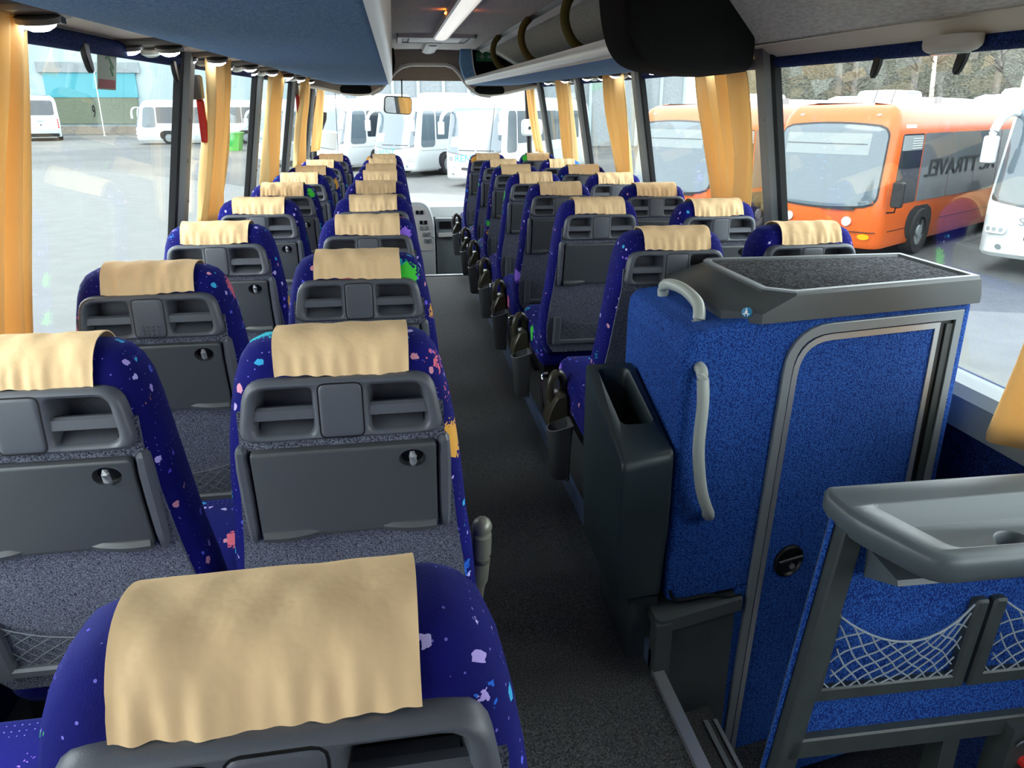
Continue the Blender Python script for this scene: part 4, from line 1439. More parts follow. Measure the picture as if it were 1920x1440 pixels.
# exit sticker and number on the left window pane
def onleft(y, z, d=0.008):
    return (wallx(-1, z, d), y, z)
t = thing('exit_sticker', 'pale emergency exit sticker with green arrow and red bar on the left window', 'sticker', onleft(2.76, 1.5))
def stm(u, v, d):
    z = 1.5 + v
    return (wallx(-1, z, 0.004 + d) - wallx(-1, 1.5, 0.008), u, v)
m = MB().slab(rrect(-0.085, 0.085, 0.058, 0.17, 0.004, 2), [(0, 0), (0, 0.002)], stm)
obj('sticker_sheet', m, 'stickerbg', t, smooth=False)
m = MB()
m.slab([(0.0, 0.152), (0.055, 0.118), (0.062, 0.126), (0.008, 0.160)], [(0, 0.002), (0, 0.003)], stm)
m.slab([(-0.02, 0.150), (0.004, 0.166), (0.012, 0.160), (-0.012, 0.144)], [(0, 0.002), (0, 0.003)], stm)
m.slab([(0.022, 0.122), (0.050, 0.098), (0.058, 0.103), (0.030, 0.128)], [(0, 0.002), (0, 0.003)], stm)
obj('green_arrow', m, 'signgreen', t, smooth=False)
m = MB().slab(rrect(-0.075, 0.075, 0.062, 0.088, 0.003, 2), [(0, 0.002), (0, 0.003)], stm)
obj('red_bar', m, 'stickerred', t, smooth=False)
t = link('window_number', text_mesh('9', 0.05, 'dark_text', 0.001))
t.matrix_world = Matrix.Translation(onleft(2.63, 1.493, 0.012)) @ Matrix.Rotation(radians(90), 4, 'Z') @ Matrix.Rotation(radians(90), 4, 'X')
tag(t, 'black number nine sticker on the left window pane', 'sticker')

# ------------------------------------------------------------------ front end: header, mirror, windscreen, dashboard
YH = 8.75
bot = [(-0.98, 1.72), (-0.76, 1.695), (-0.55, 1.65), (-0.36, 1.625), (-0.22, 1.64), (-0.12, 1.69), (-0.04, 1.775), (0.03, 1.855), (0.10, 1.915), (0.20, 1.94), (0.56, 1.94),
       (0.64, 1.915), (0.70, 1.855), (0.76, 1.765), (0.83, 1.685), (0.92, 1.64), (1.03, 1.625), (1.22, 1.65), (1.45, 1.70), (1.62, 1.72)]
poly = bot + [(1.62, 2.2), (-0.98, 2.2)]
m = MB()
tri = tessellate_polygon([[Vector((u, v, 0)) for u, v in poly]])
m.add([(u, YH, v) for u, v in poly], [tuple(q) for q in tri])
m.rings([[(u, YH, v) for u, v in poly], [(u, YH + 0.35, v + 0.02) for u, v in poly]], False, False)
hd = struct('wall_front_header', m, 'brown', 'brown felt header with an arch above the windscreen', angle=45)
m = MB().tube([Vector((u, YH - 0.002, v)) for u, v in bot[4:17]], [0.012] * 4 + [0.02] * 5 + [0.014] * 4, 8)
obj('arch_rim', m, 'beige_lt', hd)
for x, z in ((-0.38, 1.69), (1.02, 1.685)):
    m = MB().slab(round_poly([(x - 0.16, z - 0.04), (x + 0.16, z - 0.04), (x + 0.16, z + 0.045), (x - 0.16, z + 0.045)], 0.04, 5), [(0, 0.0), (0, -0.008), (0.01, -0.012)], lambda u, v, d: (u, YH + d, v))
    obj('speaker_grille', m, 'blackfelt', hd)
m = MB().box(-0.1, 0.82, 9.3, 9.36, 1.80, 2.2)
obj('sun_visor', m, 'brown', hd, smooth=False)
# lower beige side lobes of the header
for pts in (bot[0:6], bot[13:20]):
    m = MB()
    m.rings([[(u, YH - 0.004 - 0.0, v), (u, YH - 0.012, v + 0.012), (u, YH - 0.004, v + 0.03)] for u, v in pts])
    obj('lobe_trim', m, 'beige', hd)
# blue curved end panels of the racks and the first-aid sign
for x0, s, lab in ((0.70, 1, 'blue curved end panel at the front of the right rack'), (0.03, -1, 'dark curved end panel at the front of the left rack')):
    t = thing('rack_end_panel', lab, 'panel', (x0, 8.5, 1.75))
    pts = [(0.0, 0.33), (-0.01 * s, 0.2), (0.02 * s, 0.08), (0.07 * s, -0.01), (0.20 * s, -0.01), (0.13 * s, 0.12), (0.11 * s, 0.33)]
    if s < 0:
        pts = [(0.0, 0.33), (0.01, 0.2), (-0.01, 0.1), (-0.06, -0.01), (-0.22, -0.01), (-0.22, 0.33)]
    m = MB().slab(pts, [(0, 0.0), (0, 0.1), (0.004, 0.108)], lambda u, v, d: (u, 0.1 - d, v))
    obj('panel_face', m, 'rackblue' if s > 0 else 'blackfelt', t)
    if s > 0:
        m = MB().tube(spline([(p[0], -0.01, p[1]) for p in [(0.20, -0.01), (0.135, 0.12), (0.11, 0.33)]], 4), 0.007, 6)
        obj('panel_edge', m, 'lip', t)
t = thing('rack_locker', 'dark locker with first aid sign at the front of the right rack', 'locker', (1.1, 8.56, 1.75))
m = MB().box(-0.28, 0.4, 0.02, 0.12, 0.0, 0.36)
obj('locker_front', m, 'blackfelt', t, smooth=False)
m = MB().slab(rrect(-0.235, -0.02, 0.215, 0.305, 0.008, 2), [(0, 0.0), (0, 0.004)], lambda u, v, d: (u, 0.02 - d, v))
sg = obj('first_aid_sign', m, 'signgreen', t, smooth=False)
m = MB().box(-0.185, -0.165, 0.008, 0.014, 0.235, 0.285).box(-0.20, -0.15, 0.008, 0.014, 0.252, 0.268).box(-0.12, -0.05, 0.008, 0.014, 0.245, 0.272)
obj('cross_mark', m, 'stickerbg', sg, smooth=False)

# inside mirror
t = thing('rear_view_mirror', 'rounded rectangular rear view mirror hanging in the windscreen', 'mirror', (0.05, 9.25, 1.545))
mo = round_poly([(-0.165, -0.085), (0.155, -0.105), (0.165, 0.085), (-0.155, 0.10)], 0.05, 5)
m = MB().slab(mo, [(0.006, -0.012), (0, -0.006), (0, 0.02), (0.03, 0.035)], lambda u, v, d: (u, d, v))
obj('mirror_shell', m, 'black', t)
m = MB().slab(inset(mo, 0.010), [(0, -0.0125), (0, -0.014)], lambda u, v, d: (u, d, v))
obj('mirror_face', m, 'mirror', t, smooth=False)
m = MB().tube([(0.055, 0.02, 0.08), (0.06, 0.03, 0.27)], 0.008, 8)
obj('mirror_stem', m, 'black', t)
t.rotation_euler = (radians(4), 0, radians(17))

# windscreen pane, posts and cables
win_no += 1
m = MB()
def wsc(u, v):
    x = -1.0 + 2.72 * u
    z = 0.24 + 1.75 * v
    return (x, 10.15 - 0.45 * ((x - CX) / 1.36) ** 4 - 0.12 * v, z)
m.grid(wsc, 16, 4)
ws = struct('window_%d' % win_no, m, 'glass', 'large front windscreen pane')
for x, lab in ((1.66, 'dark windscreen post at the front right'), (-0.99, 'dark windscreen post at the front left')):
    m = MB().tube([(x, 9.72, 0.3), (x - (0.10 if x > 0 else -0.10), 9.62, 1.78)], 0.03, 8)
    trim_no += 1
    struct('trim_%d' % trim_no, m, 'black', lab)
for x0, x1, lab in ((-0.66, -0.70, 'thin black cable down the windscreen on the left'), (1.22, 1.10, 'thin black cable down the windscreen on the right')):
    o_ = obj('windscreen_cable', MB().tube([(x0, 9.75, 1.74), (x1, 9.95, 0.5)], 0.0035, 6), 'black')
    tag(o_, lab, 'cable')
# white outside mirror by the front right post
t = thing('wing_mirror', 'white wing mirror housing outside the front right post', 'mirror', (1.62, 9.55, 1.20))
m = MB().slab(rrect(-0.12, 0.13, 0.0, 0.19, 0.05, 4), [(0.02, 0), (0, 0.03), (0, 0.08), (0.02, 0.1)], lambda u, v, d: (u, d + 0.0, v))
obj('mirror_housing', m, 'dash', t)
m = MB().slab(ellipse(-0.03, 0.09, 0.016, 0.02, 14), [(0, -0.004), (0, 0.01)], lambda u, v, d: (u, d, v))
obj('mirror_socket', m, 'black', t)
m = MB().tube([(0.02, 0.05, 0.0), (0.03, 0.05, -0.4)], 0.012, 6)
obj('mirror_arm', m, 'dash', t)
# driver side bits on the left: dark ball mount and white mirror
t = thing('mirror_mount', 'white wing mirror with dark ball mount outside the front left', 'mirror', (-0.86, 9.85, 1.15))
m = MB().slab(round_poly([(-0.10, -0.08), (0.16, -0.12), (0.20, 0.10), (-0.08, 0.13)], 0.04, 4), [(0.02, 0), (0, 0.03), (0, 0.09), (0.02, 0.11)], lambda u, v, d: (u, d, v))
obj('mirror_housing', m, 'dash', t)
m = MB().tube([(0.0, 0.04, 0.12), (0.03, 0.03, 0.24), (0.05, 0.03, 0.32)], [0.018, 0.04, 0.03], 10)
obj('ball_mount', m, 'black', t)

# dashboard
t = thing('dashboard', 'pale grey dashboard with switch panel and locker at the front', 'dashboard', (0.36, 8.9, -0.42))
def drel(mm):
    return rel(mm, (0.36, 8.9, -0.42))
m = MB().rings([[(x, 8.95, -0.42), (x, 8.88, 0.36), (x, 8.95, 0.46), (x, 10.0, 0.40), (x, 10.0, -0.42)] for x in (-0.95, 1.68)])
obj('dash_body', drel(m), 'dash', t, smooth=False)
m = MB().slab(round_poly([(0.05, -0.42), (0.385, -0.42), (0.385, 0.36), (0.31, 0.555), (0.05, 0.56)], [0, 0, 0.12, 0.16, 0], 6), [(0, 0.0), (0, 0.28), (0.012, 0.30)], lambda u, v, d: (u, 8.95 - d, v))
sp = obj('switch_pod', drel(m), 'dash', t)
m = MB().slab(round_poly([(0.05, 0.02), (0.355, 0.02), (0.355, 0.33), (0.295, 0.515), (0.05, 0.52)], [0, 0.03, 0.12, 0.14, 0], 5), [(0, 0.30), (0, 0.304)], lambda u, v, d: (u, 8.95 - d, v))
obj('switch_fascia', drel(m), 'lip', sp)
for r, (z, xs) in enumerate(((0.44, (0.20, 0.25)), (0.33, (0.24, 0.29)), (0.27, (0.24, 0.30)), (0.20, (0.27, 0.32)), (0.13, (0.28, 0.33)))):
    for x in xs:
        m = MB().box(x - 0.016, x + 0.016, 8.636, 8.65, z - 0.02, z + 0.02)
        obj('switch', drel(m), 'dashdk' if r > 1 else 'black', sp, smooth=False)
m = MB().box(0.405, 0.72, 8.70, 8.90, -0.30, 0.36)
lk2 = obj('dash_locker', drel(m), 'dashdk', t, smooth=False)
m = MB().slab(rrect(0.44, 0.58, 0.25, 0.33, 0.01, 2), [(0, 0), (0, 0.012)], lambda u, v, d: (u, 8.70 - d, v))
obj('display', drel(m), 'black', lk2, smooth=False)
m = MB().box(0.425, 0.66, 8.66, 8.70, 0.165, 0.205)
obj('locker_handle', drel(m), 'lip', lk2, smooth=False)
m = MB().lathe([(0, -0.02), (0.012, -0.018), (0.014, 0)], 10, axis='y')
obj('dash_bolt', m, 'lip', t, (0.375 - 0.36, 8.66 - 8.9, 0.17 + 0.42))

# ------------------------------------------------------------------ outside: yard, buildings, buses, trees
GZ = -1.4
def gh(x, y):
    return GZ
m = MB()
def gfn(u, v):
    x = -140 + 300 * u
    y = -60 + 230 * v
    return (x, y, gh(x, y))
m.grid(gfn, 60, 46)
struct('ground', m, 'ground', 'grey asphalt of the bus yard')
for i, pts in enumerate(([(-2.2, -20), (-2.2, 9), (-3, 24), (-6, 33), (-14, 42), (-26, 46), (-60, 48), (-60, -20)], [(-1.6, 11.2), (6, 11.4), (7.5, 16), (5, 22), (4, 27), (0, 30), (-2.2, 25)],
                         [(3.2, -6), (14, -6), (15, 7), (10.8, 9.6), (6.5, 11.0), (3.2, 10.8)])):
    pts = round_poly(pts, 2.0, 4)
    m = MB().add([(x, y, gh(x, y) + 0.012) for x, y in pts], [tuple(range(len(pts)))])
    struct('ground_patch_%d' % (i + 1), m, 'concrete', 'paler patch of worn concrete on the yard', smooth=False)

# big pale hall in front
t = thing('hall_building', 'tall grey ribbed hall behind the white coaches in front', 'building', (4, 66, GZ))
m = MB().box(-12, 20, 0, 10, -0.5, 12)
obj('hall_wall', m, 'greywall', t, smooth=False)
for k in range(17):
    m = MB().box(-12 + 2 * k - 0.12, -12 + 2 * k + 0.12, -0.12, 0, 0, 12)
    obj('wall_rib', m, 'palewall', t, smooth=False)
# left hall with teal doors
t = thing('workshop_building', 'pale workshop hall with teal panel on the left of the yard', 'building', (-44.6, 110, GZ))
m = MB().rings([[(x, 0, -1), (x, 0, zt_), (x, 14, zt_ + 0.5), (x, 14, -1)] for x, zt_ in ((-34, 12.4), (2, 11.9), (6, 11.6), (19, 7.8), (44, 5.4))])
obj('hall_wall', m, 'palewall', t, smooth=False)
m = MB().box(2.0, 12.8, -0.35, 0.1, 4.3, 7.2)
obj('teal_panel', m, 'tealwall', t, smooth=False)
m = MB().box(2.6, 12.6, -0.3, 0.1, 1.2, 4.3)
obj('gate_panel', m, 'olivewall', t, smooth=False)
m = MB().box(1.4, 13.4, -0.5, 0.1, 7.2, 8.4)
obj('gate_lintel', m, 'greywall', t, smooth=False)
m = MB().box(2.0, 40, -1.2, -0.1, -0.2, 0.9)
obj('kerb_bank', m, 'bark', t, smooth=False)
for x0 in (17, 23, 29):
    m = MB().box(x0, x0 + 4.5, -0.2, 0.1, 3.0, 4.0)
    w = obj('window_band', m, 'busglass_lt', t, smooth=False)

def outline_bus(W, L, r, bow):
    """right half of the plan outline from the front centre backwards"""
    h = W / 2
    pts = [(0, 0.0)]
    for k in range(1, 7):
        x = (h - r) * k / 6
        pts.append((x, bow * (x / h) ** 2))
    yb = bow * ((h - r) / h) ** 2
    for k in range(1, 9):
        a = pi / 2 * k / 8
        pts.append((h - r + r * sin(a), yb + r * (1 - cos(a))))
    n = 14
    y1 = yb + r
    for k in range(1, n + 1):
        pts.append((h, y1 + (L - 0.25 - y1) * k / n))
    for k in range(1, 5):
        a = pi / 2 * k / 4
        pts.append((h - 0.25 + 0.25 * cos(a), L - 0.25 + 0.25 * sin(a)))
    pts.append((0, L))
    return pts

class Bus:
    def __init__(self, name, label, loc, rz, L=12.0, W=2.5, prof=None, lean=None, r=0.45, bow=0.12, mat='buswhite', group=None):
        self.t = thing(name, label, 'bus', loc, rz, group)
        self.half = outline_bus(W, L, r, bow)
        self.L = L
        self.prof = prof
        self.lean = lean
        self.arc = [0.0]
        for a, b in zip(self.half, self.half[1:]):
            self.arc.append(self.arc[-1] + math.dist(a, b))
        full = self.half + [(-x, y) for x, y in reversed(self.half[1:-1])]
        m = MB()
        rings = []
        for z, d in prof:
            rings.append([(x, y + self.ln(z, y), z) for x, y in inset(full, d)])
        m.rings(rings)
        self.body = obj('body_shell', m, mat, self.t, angle=40)

    def ln(self, z, y):
        return interp(self.lean, z) * max(0.0, 1 - y / 2.0)

    def P(self, s, z, off=0.0):
        sg = 1 if s >= 0 else -1
        a = min(abs(s), self.arc[-1] - 1e-4)
        for i in range(len(self.arc) - 1):
            if a <= self.arc[i + 1]:
                break
        f = (a - self.arc[i]) / (self.arc[i + 1] - self.arc[i])
        x0, y0 = self.half[i]
        x1, y1 = self.half[i + 1]
        x, y = x0 + (x1 - x0) * f, y0 + (y1 - y0) * f
        d = Vector((x1 - x0, y1 - y0)).normalized()
        nx, ny = d.y, -d.x
        o_ = off - interp(self.prof, z)
        x += nx * o_
        y += ny * o_
        return (sg * x, y + self.ln(z, y), z)

    def patch(self, name, mat, s0, s1, z0, z1, r=0.08, off=0.012, nu=14, nv=8, parent=None, bow_top=0.0, bow_bot=0.0, thick=0.03):
        """rounded patch lying on the body surface"""
        m = MB()
        w, h = abs(s1 - s0), z1 - z0
        rows = []
        vs_ = sorted(set([0, 0.25 * r / h, 0.6 * r / h, r / h, 1 - r / h, 1 - 0.6 * r / h, 1 - 0.25 * r / h, 1] + [k / nv for k in range(nv + 1)]))
        for v in vs_:
            dz = min(v, 1 - v) * h
            cut = 0.0
            if dz < r:
                cut = r - sqrt(max(0.0, r * r - (r - dz) ** 2))
            row = []
            for i in range(nu + 1):
                u = i / nu
                s = s0 + (s1 - s0) * (cut / w + u * (1 - 2 * cut / w))
                c = 1 - (2 * u - 1) ** 2
                z = z0 + h * v + bow_top * c * v + bow_bot * c * (1 - v)
                row.append((s, z))
            rows.append(row)
        n = nu + 1
        R = len(rows)
        fr = [self.P(s, z, off) for row in rows for s, z in row]
        bk = [self.P(s, z, off - thick) for row in rows for s, z in row]
        fs = [(j * n + i, j * n + i + 1, (j + 1) * n + i + 1, (j + 1) * n + i) for j in range(R - 1) for i in range(nu)]
        b = len(fr)
        edge = [j for j in range(n)] + [j * n + nu for j in range(1, R)] + [(R - 1) * n + i for i in range(nu - 1, -1, -1)] + [j * n for j in range(R - 2, 0, -1)]
        fs += [(edge[k], edge[(k + 1) % len(edge)], b + edge[(k + 1) % len(edge)], b + edge[k]) for k in range(len(edge))]
        m.add(fr + bk, fs)
        return obj(name, m, mat, parent or self.t, angle=30)

    def disc(self, name, mat, s, z, rad, off=0.02, parent=None, rz=None):
        rz = rz or rad
        m = MB()
        n = 18
        c = [self.P(s + rad * cos(2 * pi * k / n), z + rz * sin(2 * pi * k / n), off) for k in range(n)]
        c2 = [self.P(s + rad * cos(2 * pi * k / n), z + rz * sin(2 * pi * k / n), off - 0.03) for k in range(n)]
        m.rings([c2, c])
        return obj(name, m, mat, parent or self.t)

    def wheel(self, side, y, rad=0.5):
        W = self.half[len(self.half) // 2][0]
        hx = max(p[0] for p in self.half)
        s = None
        w = thing_part('wheel', self.t, (side * (hx - 0.09), y, rad))
        m = MB().lathe([(rad * 0.62, -0.13), (rad * 0.95, -0.13), (rad, -0.08), (rad, 0.08), (rad * 0.95, 0.14), (rad * 0.62, 0.14), (rad * 0.6, 0.08), (rad * 0.3, 0.05), (rad * 0.22, 0.12), (0.0, 0.12)], 22, axis='x')
        w.data = m.mesh('wheel', 'tyre')
        if side < 0:
            w.scale = (-1, 1, 1)
        m = MB().lathe([(rad * 0.6, 0.10), (rad * 0.55, 0.06), (rad * 0.3, 0.055), (rad * 0.24, 0.13), (0, 0.13)], 20, axis='x')
        obj('hub', m, 'dashdk', w)

def thing_part(name, parent, loc):
    me = bpy.data.meshes.new(name)
    o_ = link(name, me, parent, loc)
    return o_

CITYP = [(0.28, 0.04), (0.36, 0.0), (1.2, 0.0), (2.5, 0.03), (2.75, 0.08), (2.9, 0.17), (2.98, 0.32), (3.02, 0.7)]
CITYL = [(0.28, 0.05), (0.6, 0.0), (1.2, 0.03), (2.6, 0.22), (3.0, 0.4)]
def city_bus(label, loc, rz, text=False):
    b = Bus('city_bus', label, loc, rz, 11.5, 2.5, CITYP, CITYL, r=0.32, bow=0.10, mat='orange', group='orange city buses')
    a = b.arc
    sc_ = a[14]                                 # end of the front corner
    b.patch('windscreen_seal', 'black', -1.14, 1.14, 1.08, 2.62, 0.22, 0.010, bow_top=0.05, bow_bot=-0.06)
    ws_ = b.patch('windscreen', 'busglass_lt', -1.10, 1.10, 1.12, 2.58, 0.2, 0.022, bow_top=0.05, bow_bot=-0.06)
    b.patch('destination_blind', 'busglass', -0.95, 0.75, 2.25, 2.27, 0.008, 0.030, parent=ws_)
    b.patch('reflection_patch', 'dashdk', -0.95, 0.80, 2.06, 2.46, 0.02, 0.026, parent=ws_)  # grey patch painted for the reflection across the upper windscreen
    b.patch('wiper', 'black', 0.05, 0.75, 1.02, 1.06, 0.015, 0.05)
    for s in (-0.62, 0.62):
        b.disc('headlamp', 'lens', s, 0.80, 0.09, 0.02)
    for s in (-0.98, 0.98):
        b.disc('indicator', 'amberlens', s, 0.52, 0.11, 0.02, rz=0.06)
    for s in (-0.8, 0.8):
        b.disc('marker_lamp', 'dashdk', s, 2.80, 0.05, 0.012, rz=0.02)
    b.patch('front_seam', 'black', 0.2, 1.20, 0.60, 0.612, 0.004, 0.006)
    # near side (towards +x)
    y0 = sc_ + 0.12
    b.patch('cab_window', 'busglass', y0, y0 + 1.1, 1.12, 2.45, 0.05, 0.012)
    v = b.patch('cab_vent', 'dashdk', y0 + 0.02, y0 + 1.05, 2.14, 2.42, 0.03, 0.02)
    for k in range(5):
        b.patch('vent_slat', 'lens', y0 + 0.5, y0 + 0.98, 2.17 + 0.045 * k, 2.185 + 0.045 * k, 0.005, 0.03, parent=v, nu=3, nv=1)
    ed = [y0 + 1.15, y0 + 2.7, y0 + 4.2, y0 + 5.7, y0 + 7.2, y0 + 8.7]
    for e0, e1 in zip(ed, ed[1:]):
        b.patch('side_window', 'busglass_reflect', e0 + 0.02, e1 - 0.02, 1.12, 2.45, 0.03, 0.012, nu=4)
    b.patch('side_seam', 'black', y0, y0 + 1.3, 0.60, 0.615, 0.005, 0.006, nu=4, nv=1)
    b.patch('side_seam', 'black', y0 + 2.6, y0 + 8, 0.66, 0.672, 0.004, 0.006, nu=4, nv=1)
    yw = 2.35
    ar = b.patch('wheel_arch', 'tyre', yw + 0.05, yw + 1.35, 0.30, 1.02, 0.35, 0.01)
    b.wheel(1, yw + 0.62 - sc_ + 0.42 + 0.1, 0.48)
    b.patch('wheel_arch', 'tyre', 8.0, 9.3, 0.30, 1.02, 0.35, 0.01)
    b.wheel(1, 8.5, 0.48)
    b.wheel(-1, yw + 0.3, 0.48)
    b.wheel(-1, 8.5, 0.48)
    # mirror on an arm
    m = MB().slab(rrect(-0.11, 0.11, -0.24, 0.24, 0.05, 4), [(0.02, -0.05), (0, -0.02), (0, 0.04), (0.03, 0.07)], lambda u, v_, d: (u, d, v_))
    p = b.P(sc_ - 0.1, 1.35, 0.22)
    mi = obj('wing_mirror', m, 'black', b.t, p)
    m = MB().tube([(0, 0, -0.24), (-0.02, 0.02, -0.33), (-0.2, 0.1, -0.36)], 0.018, 6)
    obj('mirror_arm', m, 'black', mi)
    b.patch('door_badge', 'white', y0 + 0.1, y0 + 0.62, 2.56, 2.62, 0.01, 0.008, nu=4, nv=1)
    m = MB().box(-0.06, 0.06, -0.06, 0.06, -0.05, 0.12)
    obj('roof_aerial', m, 'dashdk', b.t, (0.3, 4.5, 3.05), smooth=False)
    for x in (0.2, 0.45):
        m = MB().tube([(0, 0, -0.02), (0.05, 0.02, 0.28)], 0.008, 5)
        obj('whip_aerial', m, 'black', b.t, (x, 1.2 + x, 2.99))
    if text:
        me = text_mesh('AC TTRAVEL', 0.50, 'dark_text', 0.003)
        o_ = link('lettering', me, b.t)  # dark decal letters paint the reflection of our own coach's side lettering
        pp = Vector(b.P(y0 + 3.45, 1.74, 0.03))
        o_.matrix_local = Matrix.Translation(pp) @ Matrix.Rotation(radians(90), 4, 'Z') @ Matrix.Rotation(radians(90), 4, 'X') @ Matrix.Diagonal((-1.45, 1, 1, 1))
    return b
RZ = radians(-56)
city_bus('orange city bus in full view behind the right window with painted-on reflected lettering', (8.45, 15.0, GZ), RZ, True)
city_bus('second orange city bus, partly hidden behind the yellow curtain', (6.3, 18.1, GZ), RZ)

COACHP = [(0.30, 0.05), (0.38, 0.0), (1.25, 0.0), (2.7, 0.05), (3.05, 0.10), (3.28, 0.22), (3.38, 0.45), (3.40, 0.8)]
COACHL = [(0.30, 0.12), (0.6, 0.0), (1.2, 0.06), (2.8, 0.48), (3.4, 0.85)]
def coach(label, loc, rz, rent=False, sa=False, detail=True, glassm='busglass_lt', ac=True, group='white coaches in the yard', scale=1.0, mirror=True):
    b = Bus('white_coach', label, loc, rz, 12.0, 2.5, COACHP, COACHL, r=0.42, bow=0.16, group=group)
    sc_ = b.arc[14]
    ws_ = b.patch('windscreen', glassm, -1.17, 1.17, 1.34, 2.95, 0.16, 0.016, bow_bot=-0.10)
    b.patch('windscreen_edge', 'busglass', -1.19, 1.19, 1.31, 1.46, 0.07, 0.012, bow_bot=-0.10)
    if detail:
        b.patch('wiper', 'black', -0.55, 0.12, 1.38, 1.41, 0.01, 0.03, parent=ws_)
        b.patch('wiper', 'black', 0.2, 0.9, 1.38, 1.41, 0.01, 0.03, parent=ws_)
        for s in (-0.95, 0.95):
            h_ = b.patch('headlamp', 'lens', s - 0.2, s + 0.2, 0.74, 0.88, 0.05, 0.015)
            for q in (-0.12, 0.0, 0.12):
                b.disc('lamp_bulb', 'dashdk', s + q, 0.81, 0.042, 0.022, parent=h_)
            b.disc('fog_lamp', 'dashdk', s * 0.88, 0.50, 0.05, 0.012)
        b.patch('grille', 'black', -0.42, 0.42, 0.66, 0.76, 0.03, 0.012)
        b.patch('number_plate', 'white', -0.27, 0.27, 0.44, 0.55, 0.01, 0.02, nu=4, nv=2)
    y0 = sc_ + 0.15
    b.patch('cab_window', glassm if not sa else 'busglass', y0 - 0.05, y0 + 1.05, 1.30, 2.85, 0.18, 0.012)
    ed = [y0 + 1.15 + 1.65 * k for k in range(6)]
    for sg in (1, -1):
        for e0, e1 in zip(ed, ed[1:]):
            b.patch('side_window', 'busglass' if not rent else glassm, sg * (e0 + 0.03), sg * (e1 - 0.03), 1.62, 2.85, 0.06, 0.012, nu=4)
    b.patch('cab_window', glassm if not sa else 'busglass', -(y0 - 0.05), -(y0 + 1.05), 1.30, 2.85, 0.18, 0.012)
    for sg in (1, -1):
        for yy in (2.6, 8.6):
            b.patch('wheel_arch', 'tyre', sg * (yy - 0.6 + sc_ - 0.55), sg * (yy + 0.6 + sc_ - 0.55), 0.31, 1.05, 0.35, 0.008)
            b.wheel(sg, yy, 0.5)
    b.patch('side_seam', 'dashdk', y0, y0 + 9, 1.15, 1.165, 0.005, 0.006, nu=4, nv=1)
    if mirror:
        for sg in (-1, 1):
            p = Vector(b.P(sg * (sc_ - 0.35), 2.75, 0.02))
            pts = [(0, 0.05, 0.06), (0.04 * sg, -0.22, 0.08), (0.12 * sg, -0.46, -0.02), (0.17 * sg, -0.56, -0.22), (0.18 * sg, -0.58, -0.32)]
            m = MB().tube(spline(pts, 4), [0.05] * 6 + [0.075] * 8 + [0.06, 0.055, 0.05], 8)
            ar = obj('mirror_arm', m, 'buswhite', b.t, p)
            m = MB().slab(rrect(-0.12, 0.12, -0.48, 0.0, 0.05, 4), [(0.02, -0.07), (0, -0.03), (0, 0.05), (0.02, 0.08)], lambda u, v_, d: (u, d, v_))
            obj('mirror_housing', m, 'buswhite', ar, (0.18 * sg, -0.58, -0.30))
    if ac:
        m = MB().slab(rrect(-0.95, 0.95, 3.0, 5.6, 0.5, 5), [(0, 3.30), (0.02, 3.48), (0.1, 3.60), (0.3, 3.64)], lambda u, v_, d: (u, v_, d))
        a_ = obj('roof_unit', m, 'buswhite', b.t)
        m = MB().box(0.6, 0.92, 3.9, 4.9, 3.42, 3.54)
        obj('roof_grille', m, 'dashdk', a_, smooth=False)
    if rent:
        me = text_mesh('RENT', 0.36, 'teal', 0.003)
        o_ = link('lettering', me, b.t)
        pp = Vector(b.P(-0.35, 1.08, 0.04))
        o_.matrix_local = Matrix.Translation(pp + Vector((0.12, 0.0, 0))) @ Matrix.Rotation(radians(90), 4, 'X') @ Matrix.Diagonal((1.05, 1, 1, 1))
        m = MB()
        for k in range(7):
            a = 2 * pi * k / 7
            m.lathe([(0.032, -0.004), (0.036, 0.0), (0.032, 0.004), (0.027, 0)], 10, mp=lambda x, y, z, a=a: (x + 0.055 * cos(a), z, y + 0.055 * sin(a)))
        obj('ring_emblem', m, 'grey_text', b.t, pp + Vector((-0.50, -0.01, 0.0)))
        m = None
        b.patch('paper_notice', 'white', -0.95, -0.48, 1.52, 1.88, 0.01, 0.026, parent=ws_, nu=4, nv=2)
    if sa:
        me = text_mesh('SA', 0.20, 'grey_text', 0.003)
        o_ = link('lettering', me, b.t)
        pp = Vector(b.P(-0.42, 0.98, 0.02))
        o_.matrix_local = Matrix.Translation(pp) @ Matrix.Rotation(radians(90), 4, 'X') @ Matrix.Diagonal((1.25, 1, 1, 1))
    b.t.scale = (scale, scale, scale)
    return b
coach('large white coach at the right edge with pale headlamps', (11.35, 12.2, GZ), RZ, sa=True)
coach('white coach with teal lettering, nearest through the windscreen', (2.86, 31.0, GZ), radians(-30), rent=True)
coach('white coach with teal lettering, left of the nearest one ahead', (-0.25, 36.5, GZ), radians(-40), rent=True)
coach('white coach half hidden at the left of the windscreen view', (-3.5, 40.5, GZ), radians(-44), detail=False)
coach('pale coach behind the left windscreen post', (-7.0, 44.5, GZ), radians(-44), detail=False)
coach('white coach with roof unit behind the orange bus, leftmost', (15.2, 38.0, GZ), RZ, detail=False, mirror=False)
coach('white coach with roof unit behind the orange bus, middle', (17.0, 29.5, GZ), RZ, detail=False, mirror=False)
coach('white coach with roof unit behind the orange bus, right of the middle one', (20.0, 25.0, GZ), RZ, detail=False, mirror=False)
coach('white coach roof seen just left of the right edge', (23.2, 20.4, GZ), RZ, detail=False, mirror=False)
